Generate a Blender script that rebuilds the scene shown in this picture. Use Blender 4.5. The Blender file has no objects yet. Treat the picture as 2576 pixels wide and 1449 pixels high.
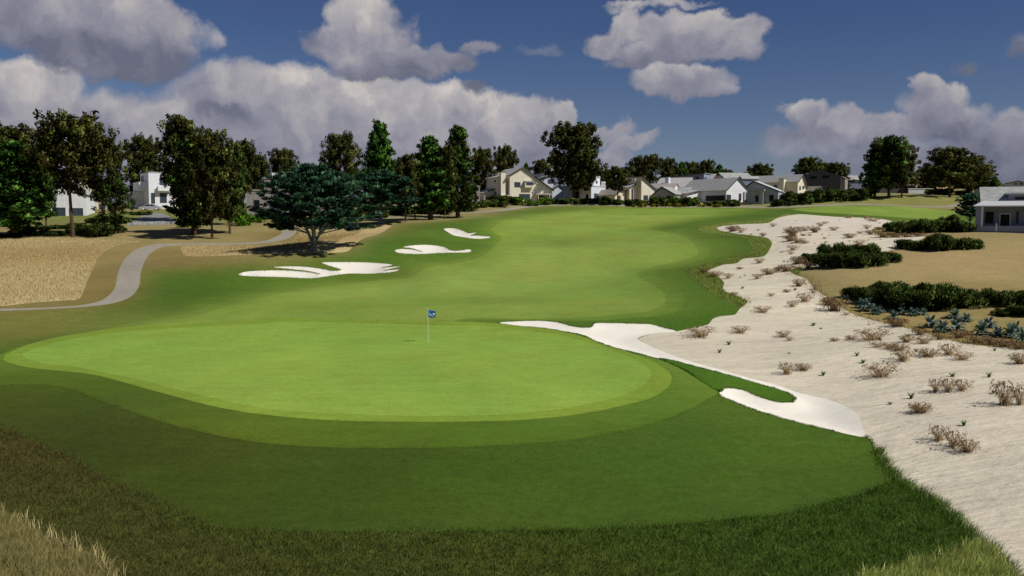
import bpy, math, random
import numpy as np
from mathutils import Vector, Matrix
from mathutils.geometry import delaunay_2d_cdt
R = math.radians
sc = bpy.context.scene
COL = sc.collection
# ------------------------------------------------------------------ camera, world, sun, exposure
CAMH = 7.7; FPX = 2300.0; CX, CY, VH = 1288.0, 724.5, 550.0     # picture geometry in 2576-wide units
PITCH = math.atan((CY-VH)/FPX)
cam = bpy.data.cameras.new('camera'); camo = bpy.data.objects.new('camera', cam); COL.objects.link(camo)
camo.location = (0,0,CAMH); camo.rotation_euler = (math.pi/2-PITCH,0,0)
cam.sensor_width = 36; cam.lens = 36*FPX/2576; cam.clip_end = 9000; cam.clip_start = .5
sc.camera = camo
sc.view_settings.view_transform = 'Standard'; sc.view_settings.look = 'None'; sc.view_settings.gamma = 1
sc.view_settings.exposure = 0.0
SUN_AZ, SUN_EL = 117.0, 47.0
sl = bpy.data.lights.new('sun','SUN'); sl.energy = 3.85; sl.angle = R(.5); sl.color = (1.0,.965,.90)
so = bpy.data.objects.new('sun', sl); COL.objects.link(so)
SV = Vector((math.sin(R(SUN_AZ))*math.cos(R(SUN_EL)), math.cos(R(SUN_AZ))*math.cos(R(SUN_EL)), math.sin(R(SUN_EL))))
so.rotation_euler = SV.to_track_quat('Z','Y').to_euler(); so.location = SV*200

def rays(u, v):
    u = np.asarray(u,float); v = np.asarray(v,float)
    cx = (u-CX)/FPX; cy = (CY-v)/FPX
    c, s = math.cos(PITCH), math.sin(PITCH)
    # camera -z forward -> world +y tilted down
    return np.stack([cx, c+cy*s, -s+cy*c], -1)
def pt(u, v, Y):
    d = rays(u,v); t = Y/d[1]
    return Vector((d[0]*t, Y, CAMH+d[2]*t))

W = bpy.data.worlds.new('World'); sc.world = W; W.use_nodes = True
def s2l(c):
    return tuple(((x/255)/12.92 if x/255 <= .04045 else ((x/255+.055)/1.055)**2.4) for x in c)
def build_world():
    nt = W.node_tree; nt.nodes.clear(); N = nt.nodes; L = nt.links
    def nd(t, **k):
        n = N.new(t)
        for a,b in k.items(): setattr(n,a,b)
        return n
    def M(op, a, b=None, c=None, clamp=False):
        n = nd('ShaderNodeMath', operation=op, use_clamp=clamp)
        for i,x in enumerate((a,b,c)):
            if x is None: continue
            if isinstance(x,(int,float)): n.inputs[i].default_value = x
            else: L.new(x, n.inputs[i])
        return n.outputs[0]
    def V(op, a, b=None):
        n = nd('ShaderNodeVectorMath', operation=op)
        for i,x in enumerate((a,b)):
            if x is None: continue
            if isinstance(x,(tuple,list)): n.inputs[i].default_value = x
            else: L.new(x, n.inputs[i])
        return n.outputs['Value'] if op in('LENGTH','DOT_PRODUCT') else n.outputs['Vector']
    def ramp(x, pts, mode='LINEAR'):
        n = nd('ShaderNodeValToRGB'); n.color_ramp.interpolation = mode
        e = n.color_ramp.elements
        while len(e) < len(pts): e.new(.5)
        for i,(p,c) in enumerate(pts): e[i].position = p; e[i].color = (*c,1) if not isinstance(c,(int,float)) else (c,c,c,1)
        L.new(x, n.inputs[0]); return n.outputs[0]
    def sep(x):
        s = nd('ShaderNodeSeparateXYZ'); L.new(x, s.inputs[0]); return s.outputs
    def fbm(vec, scale, detail, rough, col=False):
        n = nd('ShaderNodeTexNoise', noise_dimensions='2D'); n.inputs['Scale'].default_value = scale; n.inputs['Detail'].default_value = detail
        n.inputs['Roughness'].default_value = rough; L.new(vec, n.inputs['Vector']); return n.outputs['Color' if col else 'Fac']
    def mix(f, a, b):
        n = nd('ShaderNodeMix', data_type='RGBA'); L.new(f,n.inputs[0])
        for i,x in ((6,a),(7,b)):
            if isinstance(x,tuple): n.inputs[i].default_value = (*x,1)
            else: L.new(x,n.inputs[i])
        return n.outputs[2]
    sky = nd('ShaderNodeTexSky', sky_type='NISHITA'); sky.sun_disc = False
    sky.sun_elevation = R(SUN_EL); sky.sun_rotation = R(SUN_AZ); sky.altitude = 800; sky.air_density = 1.0; sky.dust_density = 0.0; sky.ozone_density = 2.5
    tc = nd('ShaderNodeTexCoord'); sx = sep(tc.outputs['Generated'])
    az = M('ARCTAN2', sx[0], sx[1]); el = M('ARCSINE', sx[2])
    cb = nd('ShaderNodeCombineXYZ'); L.new(az, cb.inputs[0]); L.new(el, cb.inputs[1]); P = cb.outputs[0]
    d1 = V('SUBTRACT', fbm(P, 9, 2, .5, True), (.5,.5,.5)); q = V('ADD', P, V('MULTIPLY', d1, (.055,.045,0)))
    d2 = V('SUBTRACT', fbm(P, 36, 4, .62, True), (.5,.5,.5)); q = V('ADD', q, V('MULTIPLY', d2, (.024,.022,0)))
    def vor(v):
        n = nd('ShaderNodeTexVoronoi', voronoi_dimensions='2D', feature='SMOOTH_F1'); n.inputs['Scale'].default_value = 24; n.inputs['Smoothness'].default_value = .5
        L.new(v,n.inputs['Vector']); return n.outputs['Distance']
    bil = M('MULTIPLY', M('SUBTRACT', .42, vor(q)), .36)
    n0 = fbm(q, 13, 5, .58); n1 = fbm(V('ADD', q, (.010,.018,0)), 13, 5, .58)
    relief = M('MULTIPLY', M('SUBTRACT', n0, n1), 1.0)
    soft = M('MULTIPLY', M('SUBTRACT', fbm(P, 8, 4, .6), .5), .55)
    qel = sep(q)[1]
    DK,MD,LT,BR = s2l((104,108,126)), s2l((140,140,154)), s2l((174,171,174)), s2l((212,203,197))
    skc = nd('ShaderNodeMix', data_type='RGBA', blend_type='MULTIPLY'); skc.inputs[0].default_value = 1
    L.new(sky.outputs[0], skc.inputs[6])
    L.new(ramp(el, [(0.0,HORC),(.08,(.57,.58,.73)),(.20,(.43,.50,.71)),(.40,(.345,.425,.68))]), skc.inputs[7])
    cur = skc.outputs[2]
    inv = 1/SKY_STR
    for (blobs, shade, lo, hi, amax, bamp) in LAYERS:
        acc = None
        for (u,v,hw,hh,st) in blobs:
            d = rays(u,v); d = d/np.linalg.norm(d); a = math.atan2(d[0],d[1]); e = math.asin(d[2])
            dv = V('MULTIPLY', V('SUBTRACT', q, (a,e,0)), (FPX/hw,FPX/hh,0))
            w = M('MULTIPLY', M('SUBTRACT', 1.0, V('DOT_PRODUCT', dv, dv)), st)
            if acc is None: acc = w
            else:
                n = nd('ShaderNodeMath', operation='SMOOTH_MAX'); L.new(acc,n.inputs[0]); L.new(w,n.inputs[1]); n.inputs[2].default_value = .2; acc = n.outputs[0]
        f = M('ADD', acc, M('MULTIPLY', bil, bamp))
        mr = nd('ShaderNodeMapRange', interpolation_type='SMOOTHSTEP'); L.new(f,mr.inputs[0]); mr.inputs[1].default_value = lo; mr.inputs[2].default_value = hi; mr.inputs[4].default_value = amax
        # height within the cloud: dark flat base, bright top
        def elv(v): return math.asin(rays(1288,v)[2]/np.linalg.norm(rays(1288,v)))
        xs = [(max(0,min(1,(math.atan2(rays(u,300)[0],rays(u,300)[1])+.6)/1.2)), (elv(vb), elv(vt), 0)) for (u,vb,vt) in shade]
        bt = sep(ramp(M('DIVIDE', M('ADD', az, .6), 1.2), xs))
        t = M('DIVIDE', M('SUBTRACT', qel, bt[0]), M('MAXIMUM', M('SUBTRACT', bt[1], bt[0]), .01))
        t = M('ADD', M('ADD', M('MULTIPLY', t, .80), relief), soft, clamp=True)
        # thin rims stay light
        cc = ramp(t, [(0.0,DK),(.38,MD),(.70,LT),(1.0,BR)])
        cc = V('SCALE', cc); N[-1].inputs['Scale'].default_value = inv
        cur = mix(mr.outputs[0], cur, cc)
    # scattered clouds round the rest of the sky, away from the picture
    fo = fbm(P, 3.2, 6, .6); side = M('SUBTRACT', M('ABSOLUTE', az), .72); 
    mo = M('MULTIPLY', M('MULTIPLY', M('SUBTRACT', fo, .54), 6.0, clamp=True), M('MULTIPLY', side, 5.0, clamp=True), clamp=True)
    cc = V('SCALE', (.22,.23,.27)); N[-1].inputs['Scale'].default_value = inv
    cur = mix(mo, cur, cc)
    bg1 = nd('ShaderNodeBackground'); L.new(cur, bg1.inputs[0]); bg1.inputs[1].default_value = SKY_STR
    out = nd('ShaderNodeOutputWorld'); L.new(bg1.outputs[0], out.inputs[0])
SKY_STR = 0.06
HORC = (.58,.53,.66)
# cloud layers, far to near: blobs (u, v, half width, half height, strength) in picture units turned into directions; base and top of the cloud along the layer
LAYERS = [
 # low grey veil
 ([(350,460,700,230,1.0),(900,450,620,210,1.0),(1250,430,260,150,.8),(0,420,400,180,.7),(2350,400,330,70,.75),(2080,370,180,36,.55),(2600,420,200,80,.7),(1530,330,70,26,.8),(1606,350,60,20,.7),(1555,385,75,36,.8)],
  [(0,560,150),(1288,560,200),(1700,480,300),(2576,500,260)], -.05, .6, .92, .4),
 # long bank
 ([(60,250,190,90,.9),(40,320,210,80,.7),(300,300,240,80,.85),(640,250,230,95,1.05),(560,330,300,90,1),(840,270,260,90,1),(1000,310,260,90,1),(1130,290,190,88,1.05),(1320,295,140,52,1.1),(1230,380,190,60,.8),(950,400,320,70,.8),(1420,282,58,34,1),
   (1720,215,150,58,1.15),(1650,232,85,38,.85),(1795,240,80,34,.9),(2335,205,50,46,1),(2350,250,95,62,1.05),(2400,290,110,48,.95),(2270,305,200,34,.8),(2030,305,62,38,.95),(2130,330,150,50,.95),(2010,350,100,24,.55),(2450,370,170,46,.7),(2560,330,90,42,.7)],
  [(0,460,190),(600,480,150),(1000,500,215),(1420,430,240),(1500,430,240),(1560,290,160),(1860,290,160),(1930,420,270),(2200,440,230),(2330,420,150),(2576,450,240)], .0, .56, 1.0, .95),
 # nearer clouds
 ([(150,60,215,90,1.1),(350,70,125,85,1.15),(90,30,120,80,1),(250,140,200,62,1),(420,110,52,68,.95),(930,80,110,120,1.15),(900,30,90,70,1),(965,165,150,56,1.1),(1105,150,110,36,.9),(1200,122,60,20,.7),(840,110,70,60,.75),(1330,128,60,18,.22),
   (1590,60,70,50,1.05),(1520,105,78,50,1),(1700,75,90,58,1.05),(1790,65,70,50,1.0),(1880,80,66,56,1.05),(1690,130,190,42,1.05),(1880,122,66,34,.85),(1590,165,100,20,.6),(1650,2,160,14,.4),(2440,160,32,20,.5),(2575,130,40,34,.35),
   (560,272,60,18,.5),(1190,215,46,22,.6),(500,110,36,36,.35)],
  [(0,215,-60),(300,230,-40),(480,215,20),(560,330,100),(780,245,-30),(1020,245,-20),(1220,190,60),(1400,220,60),(1480,205,20),(1950,190,10),(2576,190,60)], .0, .56, 1.0, .9),
]
build_world()

# ------------------------------------------------------------------ helpers
LIT = 1.04
def alb(r,g,b,k=1.0):       # paint/soil colour of a sunlit level surface seen as this sRGB
    return tuple(x/LIT*k for x in s2l((r,g,b)))
def tag(o, label=None, cat=None, group=None, kind=None):
    if label: o['label'] = label
    if cat: o['category'] = cat
    if group: o['group'] = group
    if kind: o['kind'] = kind
    return o
def empty(name, loc, rz=0):
    o = bpy.data.objects.new(name, None); COL.objects.link(o); o.location = loc; o.rotation_euler = (0,0,rz); o.empty_display_size = .3
    return o
def link(name, me, parent=None):
    o = bpy.data.objects.new(name, me); COL.objects.link(o); o.parent = parent; return o
def np_mesh(name, V, F, mats, cols=None, normals=None, smooth=True, corner_cols=None, mi=None):
    """V (n,3), F (m,k) equal-sized faces"""
    me = bpy.data.meshes.new(name); V = np.asarray(V,np.float32); F = np.asarray(F,np.int32)
    m,k = F.shape
    me.vertices.add(len(V)); me.vertices.foreach_set('co', V.ravel())
    me.loops.add(m*k); me.loops.foreach_set('vertex_index', F.ravel())
    me.polygons.add(m); me.polygons.foreach_set('loop_start', np.arange(0,m*k,k,dtype=np.int32))
    try: me.polygons.foreach_set('loop_total', np.full(m,k,np.int32))
    except Exception: pass
    for t in (mats if isinstance(mats,(list,tuple)) else [mats]): me.materials.append(t)
    if mi is not None: me.polygons.foreach_set('material_index', np.asarray(mi,np.int32))
    me.update(calc_edges=True)
    if smooth: me.polygons.foreach_set('use_smooth', np.ones(m,bool))
    if cols is not None:
        a = me.color_attributes.new('Col','FLOAT_COLOR','POINT')
        c = np.ones((len(V),4),np.float32); c[:,:3] = cols; a.data.foreach_set('color', c.ravel())
    if corner_cols is not None:
        a = me.color_attributes.new('Col','FLOAT_COLOR','CORNER')
        c = np.ones((m*k,4),np.float32); c[:,:3] = corner_cols.reshape(-1,3); a.data.foreach_set('color', c.ravel())
    if normals is not None:
        me.normals_split_custom_set_from_vertices(np.asarray(normals,float).tolist())
    return me

# ------------------------------------------------------------------ materials
def new_mat(name):
    m = bpy.data.materials.new(name); m.use_nodes = True; nt = m.node_tree
    return m, nt, nt.nodes['Principled BSDF']
def noise(nt, vec, scale, detail=4, rough=.55):
    n = nt.nodes.new('ShaderNodeTexNoise'); n.inputs['Scale'].default_value = scale; n.inputs['Detail'].default_value = detail; n.inputs['Roughness'].default_value = rough
    if vec: nt.links.new(vec, n.inputs['Vector'])
    return n.outputs['Fac']
def mapr(nt, x, a, b, c, d):
    n = nt.nodes.new('ShaderNodeMapRange'); nt.links.new(x, n.inputs[0])
    for i,v in enumerate((a,b,c,d)): n.inputs[1+i].default_value = v
    return n.outputs[0]
def mul(nt, a, b):
    n = nt.nodes.new('ShaderNodeMath'); n.operation = 'MULTIPLY'; nt.links.new(a,n.inputs[0])
    if isinstance(b,(int,float)): n.inputs[1].default_value = b
    else: nt.links.new(b,n.inputs[1])
    return n.outputs[0]
def colmul(nt, col, fac):
    n = nt.nodes.new('ShaderNodeVectorMath'); n.operation = 'SCALE'
    if isinstance(col,tuple): n.inputs[0].default_value = col
    else: nt.links.new(col,n.inputs[0])
    nt.links.new(fac,n.inputs['Scale']); return n.outputs[0]
def mixc(nt, f, a, b):
    n = nt.nodes.new('ShaderNodeMix'); n.data_type = 'RGBA'
    nt.links.new(f,n.inputs[0])
    for i,x in ((6,a),(7,b)):
        if isinstance(x,tuple): n.inputs[i].default_value = (*x,1)
        else: nt.links.new(x,n.inputs[i])
    return n.outputs[2]
def bump(nt, bs, h, strength, dist):
    b = nt.nodes.new('ShaderNodeBump'); b.inputs['Strength'].default_value = strength; b.inputs['Distance'].default_value = dist
    nt.links.new(h,b.inputs['Height']); nt.links.new(b.outputs[0],bs.inputs['Normal'])
def geo(nt): 
    n = nt.nodes.new('ShaderNodeNewGeometry'); return n.outputs['Position']
def tcobj(nt):
    n = nt.nodes.new('ShaderNodeTexCoord'); return n.outputs['Object']
def scalev(nt, v, s):
    n = nt.nodes.new('ShaderNodeVectorMath'); n.operation='MULTIPLY'; nt.links.new(v,n.inputs[0]); n.inputs[1].default_value = s; return n.outputs[0]
def vcol(nt):
    n = nt.nodes.new('ShaderNodeVertexColor'); n.layer_name = 'Col'; return n.outputs[0]

def ground_mat(name, var=(.86,1.14), fine=.18, yel=.35, bs_=.5, patch=.05):
    m, nt, b = new_mat(name); P = geo(nt)
    c = vcol(nt)
    big = noise(nt, scalev(nt,P,(.8,.45,.5)), patch*3.2, 5, .6)
    mid = noise(nt, scalev(nt,P,(.5,1.4,.5)), .9, 4, .6)
    fn = noise(nt, P, 14, 3, .7)
    fm = noise(nt, P, 3.5, 3, .6)
    c = colmul(nt, c, mapr(nt, big, .3,.7,*var))
    c = colmul(nt, c, mapr(nt, mid, .3,.7,.92,1.08))
    c = colmul(nt, c, mapr(nt, fn, .25,.75,1-fine,1+fine))
    c = colmul(nt, c, mapr(nt, fm, .28,.72,1-fine*.75,1+fine*.75))
    yl = nt.nodes.new('ShaderNodeVectorMath'); yl.operation='MULTIPLY'; nt.links.new(c,yl.inputs[0]); yl.inputs[1].default_value = (1.22,.95,.95)
    y2 = noise(nt, scalev(nt,P,(1,.6,1)), .13, 5, .65)
    c = mixc(nt, mapr(nt,y2,.4,.68,0,yel), c, yl.outputs[0])
    nt.links.new(c, b.inputs['Base Color']); b.inputs['Roughness'].default_value = .95; b.inputs['Specular IOR Level'].default_value = .08
    bump(nt, b, fn, bs_, .04)
    return m
M_turf = ground_mat('turf', fine=.13, yel=.55, bs_=.25)
M_rough = ground_mat('rough_grass', fine=.20, yel=.45, bs_=.7)
M_dry = ground_mat('dry_grass', var=(.88,1.12), fine=.20, yel=.15, bs_=.8)
def sand_mat(name, streak=.10):
    m, nt, b = new_mat(name); P = geo(nt); c = vcol(nt)
    n1 = noise(nt, scalev(nt,P,(.35,.9,1)), .8, 6, .62); n2 = noise(nt, P, 30, 3, .6); n3 = noise(nt, scalev(nt,P,(.4,1.3,1)), 2.4, 4, .6)
    c = colmul(nt, c, mapr(nt, n1, .3,.7,1-streak,1+streak*.8)); c = colmul(nt, c, mapr(nt, n2, .3,.7,.95,1.05))
    if streak > .05:
        c = mixc(nt, mapr(nt, n3, .55,.74,0,.5), c, colmul(nt, c, mapr(nt, n2, .3,.7,.68,.8)))
    nt.links.new(c, b.inputs['Base Color']); b.inputs['Roughness'].default_value = 1; b.inputs['Specular IOR Level'].default_value = .05
    ad = nt.nodes.new('ShaderNodeMath'); ad.operation='MULTIPLY_ADD'; nt.links.new(n3,ad.inputs[0]); ad.inputs[1].default_value = .6; nt.links.new(n1,ad.inputs[2])
    bump(nt, b, ad.outputs[0], .6 if streak>.05 else .35, .38 if streak>.05 else .18)
    return m
M_sand = sand_mat('waste_sand', .13); M_bunk = sand_mat('bunker_sand', .03)
m, nt, b = new_mat('path_concrete'); P = geo(nt); c = vcol(nt)
c = colmul(nt, c, mapr(nt, noise(nt,P,1.2,6,.65), .3,.7,.84,1.12)); c = colmul(nt, c, mapr(nt, noise(nt,P,22,3), .3,.7,.93,1.07))
nt.links.new(c, b.inputs['Base Color']); b.inputs['Roughness'].default_value = .9; M_path = m
def leaf_mat(name, rough=.8, trans=.32):
    m, nt, b = new_mat(name); c = vcol(nt); nt.links.new(c,b.inputs['Base Color']); b.inputs['Roughness'].default_value = rough
    b.inputs['Specular IOR Level'].default_value = .1
    if trans:
        t = nt.nodes.new('ShaderNodeBsdfTranslucent'); nt.links.new(c,t.inputs[0]); x = nt.nodes.new('ShaderNodeMixShader'); x.inputs[0].default_value = trans
        nt.links.new(b.outputs[0],x.inputs[1]); nt.links.new(t.outputs[0],x.inputs[2]); nt.links.new(x.outputs[0],nt.nodes['Material Output'].inputs[0])
    return m
M_leaf = leaf_mat('foliage'); M_blade = leaf_mat('grass_blade', trans=.25)
def plain(name, col, rough=.7, metal=0, var=0, scale=3, spec=.3):
    m, nt, b = new_mat(name); b.inputs['Roughness'].default_value = rough; b.inputs['Metallic'].default_value = metal; b.inputs['Specular IOR Level'].default_value = spec
    if var:
        nt.links.new(colmul(nt, col, mapr(nt, noise(nt,tcobj(nt),scale,5), .3,.7,1-var,1+var)), b.inputs['Base Color'])
    else: b.inputs['Base Color'].default_value = (*col,1)
    return m
def clad(name, col, axis='v', sp=.32, line=.75, var=.10):
    """boards: vertical ('v') or horizontal ('h'), grooves dark, each board stained a little differently"""
    m, nt, b = new_mat(name); o = tcobj(nt); s = nt.nodes.new('ShaderNodeSeparateXYZ'); nt.links.new(o,s.inputs[0])
    if axis=='v':
        a = nt.nodes.new('ShaderNodeMath'); a.operation='ADD'; nt.links.new(s.outputs[0],a.inputs[0]); nt.links.new(s.outputs[1],a.inputs[1]); q = a.outputs[0]; st = (1.6,1.6,.12)
    else: q = s.outputs[2]; st = (.12,.12,2.2)
    f = nt.nodes.new('ShaderNodeMath'); f.operation='FRACT'; nt.links.new(mul(nt,q,1/sp), f.inputs[0])
    g = mapr(nt, f.outputs[0], .80,1.0, 1, line)
    c = colmul(nt, col, g); c = colmul(nt, c, mapr(nt, noise(nt, scalev(nt,o,st), 2.0, 5,.65), .3,.7,1-var,1+var))
    c = colmul(nt, c, mapr(nt, noise(nt, o, .5, 4,.6), .3,.7,.93,1.06))
    nt.links.new(c,b.inputs['Base Color']); b.inputs['Roughness'].default_value = .8; b.inputs['Specular IOR Level'].default_value = .2
    bump(nt,b,f.outputs[0],.4,.03)
    return m
def shingle(name, col, var=.16):
    m, nt, b = new_mat(name); o = tcobj(nt)
    c = colmul(nt, col, mapr(nt, noise(nt, scalev(nt,o,(1,1,3)), 1.1, 5,.65), .3,.7,1-var,1+var))
    s = nt.nodes.new('ShaderNodeSeparateXYZ'); nt.links.new(o,s.inputs[0]); f = nt.nodes.new('ShaderNodeMath'); f.operation='FRACT'; nt.links.new(mul(nt,s.outputs[2],6.0),f.inputs[0])
    c = colmul(nt, c, mapr(nt,f.outputs[0],.0,.25,.82,1))
    nt.links.new(c,b.inputs['Base Color']); b.inputs['Roughness'].default_value = .9
    return m
M_cream = clad('cream_boards', (.82,.75,.59), 'v', .34, .84, .05)
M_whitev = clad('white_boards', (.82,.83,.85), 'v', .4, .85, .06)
M_whiteh = clad('white_clapboard', (.84,.84,.85), 'h', .32, .72, .05)
M_greyh = clad('grey_clapboard', (.44,.45,.48), 'h', .30, .72, .08)
M_palegh = clad('pale_grey_clapboard', (.46,.46,.47), 'h', .34, .8, .06)
M_wood = clad('weathered_boards', (.30,.275,.25), 'v', .3, .7, .2)
M_blue = clad('blue_grey_boards', (.28,.33,.43), 'v', .4, .8, .06)
M_blueh = clad('blue_grey_clapboard', (.23,.27,.37), 'h', .24, .6, .10)
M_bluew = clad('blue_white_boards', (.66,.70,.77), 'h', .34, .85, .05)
M_dark = clad('charred_boards', (.085,.08,.09), 'v', .35, .75, .15)
M_mauve = clad('mauve_boards', (.27,.17,.16), 'h', .34, .8, .08)
M_brick = clad('red_boards', (.40,.22,.17), 'v', .3, .8, .08)
M_roofg = shingle('grey_shingles', (.42,.41,.39)); M_roofb = shingle('brown_shingles', (.34,.30,.26)); M_roofw = shingle('pale_shingles', (.52,.53,.53),.08)
M_roofm = shingle('mixed_shingles', (.37,.38,.36),.3)
M_fascia = plain('fascia_paint', (.07,.07,.075)); M_wtrim = plain('white_trim', (.75,.75,.75))
M_glass = plain('window_glass', (.045,.065,.085), .25, 0, 0, 3, .3); M_glassd = plain('dark_window_glass', (.008,.009,.012), .4, 0,0,3,.12)
M_frame = plain('window_frame', (.12,.12,.13)); M_doorm = plain('door_paint', (.10,.08,.07))
M_bark = plain('pine_bark', (.105,.066,.045), .95, 0, .35, 2.5, .1); M_barkg = plain('cypress_bark', (.17,.18,.19), .95, 0, .3, 2.0, .1)

# ------------------------------------------------------------------ terrain
_cp = [(100,900,51),(600,900,51),(1077,861,57),(1500,950,44),(1000,1050,35.3),(300,950,44.5),(1650,940,45.2),(700,815,66),(1200,815,66.5),(200,850,58.5),
(0,1100,33),(600,1130,31.2),(1200,1130,31.2),(1700,1060,35.6),(1800,1000,40),(0,1449,20.5),(600,1449,21),(1288,1449,21.2),(2000,1449,21),(2576,1449,20.5),(1000,1300,24.8),(300,1250,27),(2200,1200,28.8),(-200,1000,40),
(2100,1040,37.5),(2000,1000,41),(1500,835,62.5),(1900,985,42.3),
(2000,930,46),(2400,930,43.5),(2576,1000,36.5),(2576,1200,26.7),(2300,850,53),(2100,780,66.5),(2300,780,62.5),(2576,800,57),(2576,860,49.5),(2100,672,82),(2576,680,78),(2500,590,103),(2250,600,104),(2365,628,93),(2100,545,150),(1900,600,115),(1850,575,133),(1800,800,66),(1880,760,71.5),(1800,690,87),(2000,640,96),(1990,684,84),
(1288,780,75),(1288,700,98),(1500,650,112),(1288,600,137),(1288,650,114),(1400,560,170),(1400,530,205),(1400,518,222),(1700,520,218),(1900,522,212),(1700,560,162),(1600,600,134),(1650,700,92),(1650,770,73),
(800,680,104),(800,700,98),(1090,628,122),(1170,588,142),(450,740,85),(600,760,79),(0,800,68),(330,700,97),(300,760,80),(400,617,128),(795,630,121),(725,585,150),(100,700,97),(100,600,137),(180,595,140),(500,600,137),(160,552,178),(370,565,165),(370,538,192),(0,560,172),(960,562,165),(1080,552,178),(1200,537,195),(925,550,178),(560,575,155),
(2200,515,205),(2300,552,150),(2250,530,180),(2230,493,235),(2388,493,230),(2450,530,170),(2430,562,138),(2057,517,208),(2150,485,262),(2019,500,228),
(1313,508,230),(1600,512,228),(1830,516,219),(1240,500,242)]
_w = [(0,300,13.3),(110,300,14),(-150,300,13),(0,600,15),(-700,700,16),(700,700,18),(-700,0,2),(700,0,8),(0,-40,-1.0),(-80,-40,-1),(80,-40,.6),(-200,60,1),(220,60,6),(-250,200,8),(300,200,11.5),(-300,400,14),(350,400,17),(-60,60,.4),(75,70,4.0),(-110,110,3.2)]
ctl = []
for u,v,Y in _cp:
    p = pt(u,v,Y); ctl.append((p.x,p.y,p.z))
ctl += _w
ctl = np.array(ctl)
def _phi(r2): return np.where(r2 > 1e-9, .5*r2*np.log(r2+1e-12), 0)
def _fit():
    X = ctl[:,:2]/50.0; n = len(X)
    r2 = ((X[:,None]-X[None])**2).sum(-1); K = _phi(r2) + np.eye(n)*.004
    Pm = np.hstack([np.ones((n,1)),X]); A = np.zeros((n+3,n+3)); A[:n,:n] = K; A[:n,n:] = Pm; A[n:,:n] = Pm.T
    return np.linalg.solve(A, np.concatenate([ctl[:,2],np.zeros(3)]))
_co = _fit()
MOUNDS = [(640,668,6,.8),(860,642,7,1.0),(700,704,6,-.45),(1080,604,4,.4),(560,690,9,.4),(1040,606,8,.7),(1110,570,9,.7),(1250,585,8,.35),(1120,800,5,.25),(1480,795,8,.45),(1560,640,8,.35),(1700,640,7,-.35),(1330,640,9,.3),(930,720,9,-.25),(500,790,8,-.25),(60,760,7,.4),(120,800,7,-.3),(1720,800,7,.35),(1830,745,3,.3),(2150,900,3,.25),(2350,960,2.6,.25),(2250,1050,2.5,.2),(2450,1080,2.2,.2),(2000,780,4,.3),(1950,860,3.5,-.25),(1750,965,3.2,.35),(1480,1110,5,.15),(520,1080,6,.12),(1640,530,10,-.9),(1560,519,9,.7),(1152,604,5,-.9),(1130,640,5,.35),(1010,650,5,.4),(600,700,8,-.3),(1240,560,6,.5),(1745,650,5,-.4),(760,780,10,.22),(950,830,9,-.12),(1250,900,8,.10),(1560,830,6,.3),(300,1060,6,.25),(1300,1180,9,-.12),(1330,525,8,-.3),(2150,530,9,.5),(2050,512,8,.5),(2330,530,8,-.4),(2280,505,9,.8)]
def tps(x, y):
    x = np.atleast_1d(np.asarray(x,float)); y = np.atleast_1d(np.asarray(y,float)); out = np.empty(len(x)); C = ctl[:,:2]/50
    for i in range(0,len(x),20000):
        a = x[i:i+20000]/50; c = y[i:i+20000]/50
        r2 = (a[:,None]-C[None,:,0])**2+(c[:,None]-C[None,:,1])**2
        out[i:i+20000] = _phi(r2)@_co[:-3]+_co[-3]+a*_co[-2]+c*_co[-1]
    r = np.sqrt(x*x+y*y)
    t = np.clip((r-450)/500,0,1); out = out*(1-t)+15*t
    return out
GX0,GX1,GY0,GY1,GS = -330,330,-20,520,1.5
_gx = np.arange(GX0,GX1+.1,GS); _gy = np.arange(GY0,GY1+.1,GS)
_GXX,_GYY = np.meshgrid(_gx,_gy); GZ = tps(_GXX.ravel(),_GYY.ravel()).reshape(_GXX.shape)
def gz0(x, y):
    x = np.asarray(x,float); y = np.asarray(y,float)
    fx = np.clip((x-GX0)/GS,0,len(_gx)-1.001); fy = np.clip((y-GY0)/GS,0,len(_gy)-1.001)
    i = fx.astype(int); j = fy.astype(int); a = fx-i; b_ = fy-j
    return (GZ[j,i]*(1-a)+GZ[j,i+1]*a)*(1-b_)+(GZ[j+1,i]*(1-a)+GZ[j+1,i+1]*a)*b_
def cast(u, v, fn):
    """where the sight lines meet the ground"""
    u = np.atleast_1d(np.asarray(u,float)); v = np.atleast_1d(np.asarray(v,float)); d = rays(u,v)
    ys = np.concatenate([12*1.006**np.arange(0,620)]); ys = ys[ys<515]
    t = ys[None,:]/d[:,1:2]; X = d[:,0:1]*t; Z = CAMH+d[:,2:3]*t
    H = fn(X.ravel(), np.broadcast_to(ys,X.shape).ravel()).reshape(X.shape)
    below = Z < H; idx = np.where(below.any(1), below.argmax(1), len(ys)-1); idx = np.maximum(idx,1)
    k = np.arange(len(u)); g1 = (Z-H)[k,idx]; g0 = (Z-H)[k,idx-1]; f = np.clip(g0/(g0-g1+1e-9),0,1)
    y = ys[idx-1]*(1-f)+ys[idx]*f
    return d[:,0]*y/d[:,1], y
_mw = []
for (u,v,r,a) in MOUNDS:
    x,y = cast([u],[v],gz0); _mw.append((x[0],y[0],r,a*(1.55 if y[0]>68 else 1.05)))
def extra(x, y):
    z = np.zeros_like(x)
    for (cx,cy,r,a) in _mw:
        z = z + a*np.exp(-(((x-cx)/(r*1.5))**2+((y-cy)/r)**2))
    fade = np.clip((y-60)/30,0,1)*np.clip((230-y)/60,0,1)
    z = z + fade*.19*(np.sin(x*.21+1.3+np.sin(y*.11))*np.sin(y*.17+.7+.8*np.sin(x*.07))) + .05*np.clip((80-y)/30,0,1)*np.sin(x*.33+.5)*np.sin(y*.27)
    return z
def gz(x, y): return gz0(x,y)+extra(np.asarray(x,float),np.asarray(y,float))
def gexact(x, y): return tps(x,y)+extra(x,y)
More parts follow.
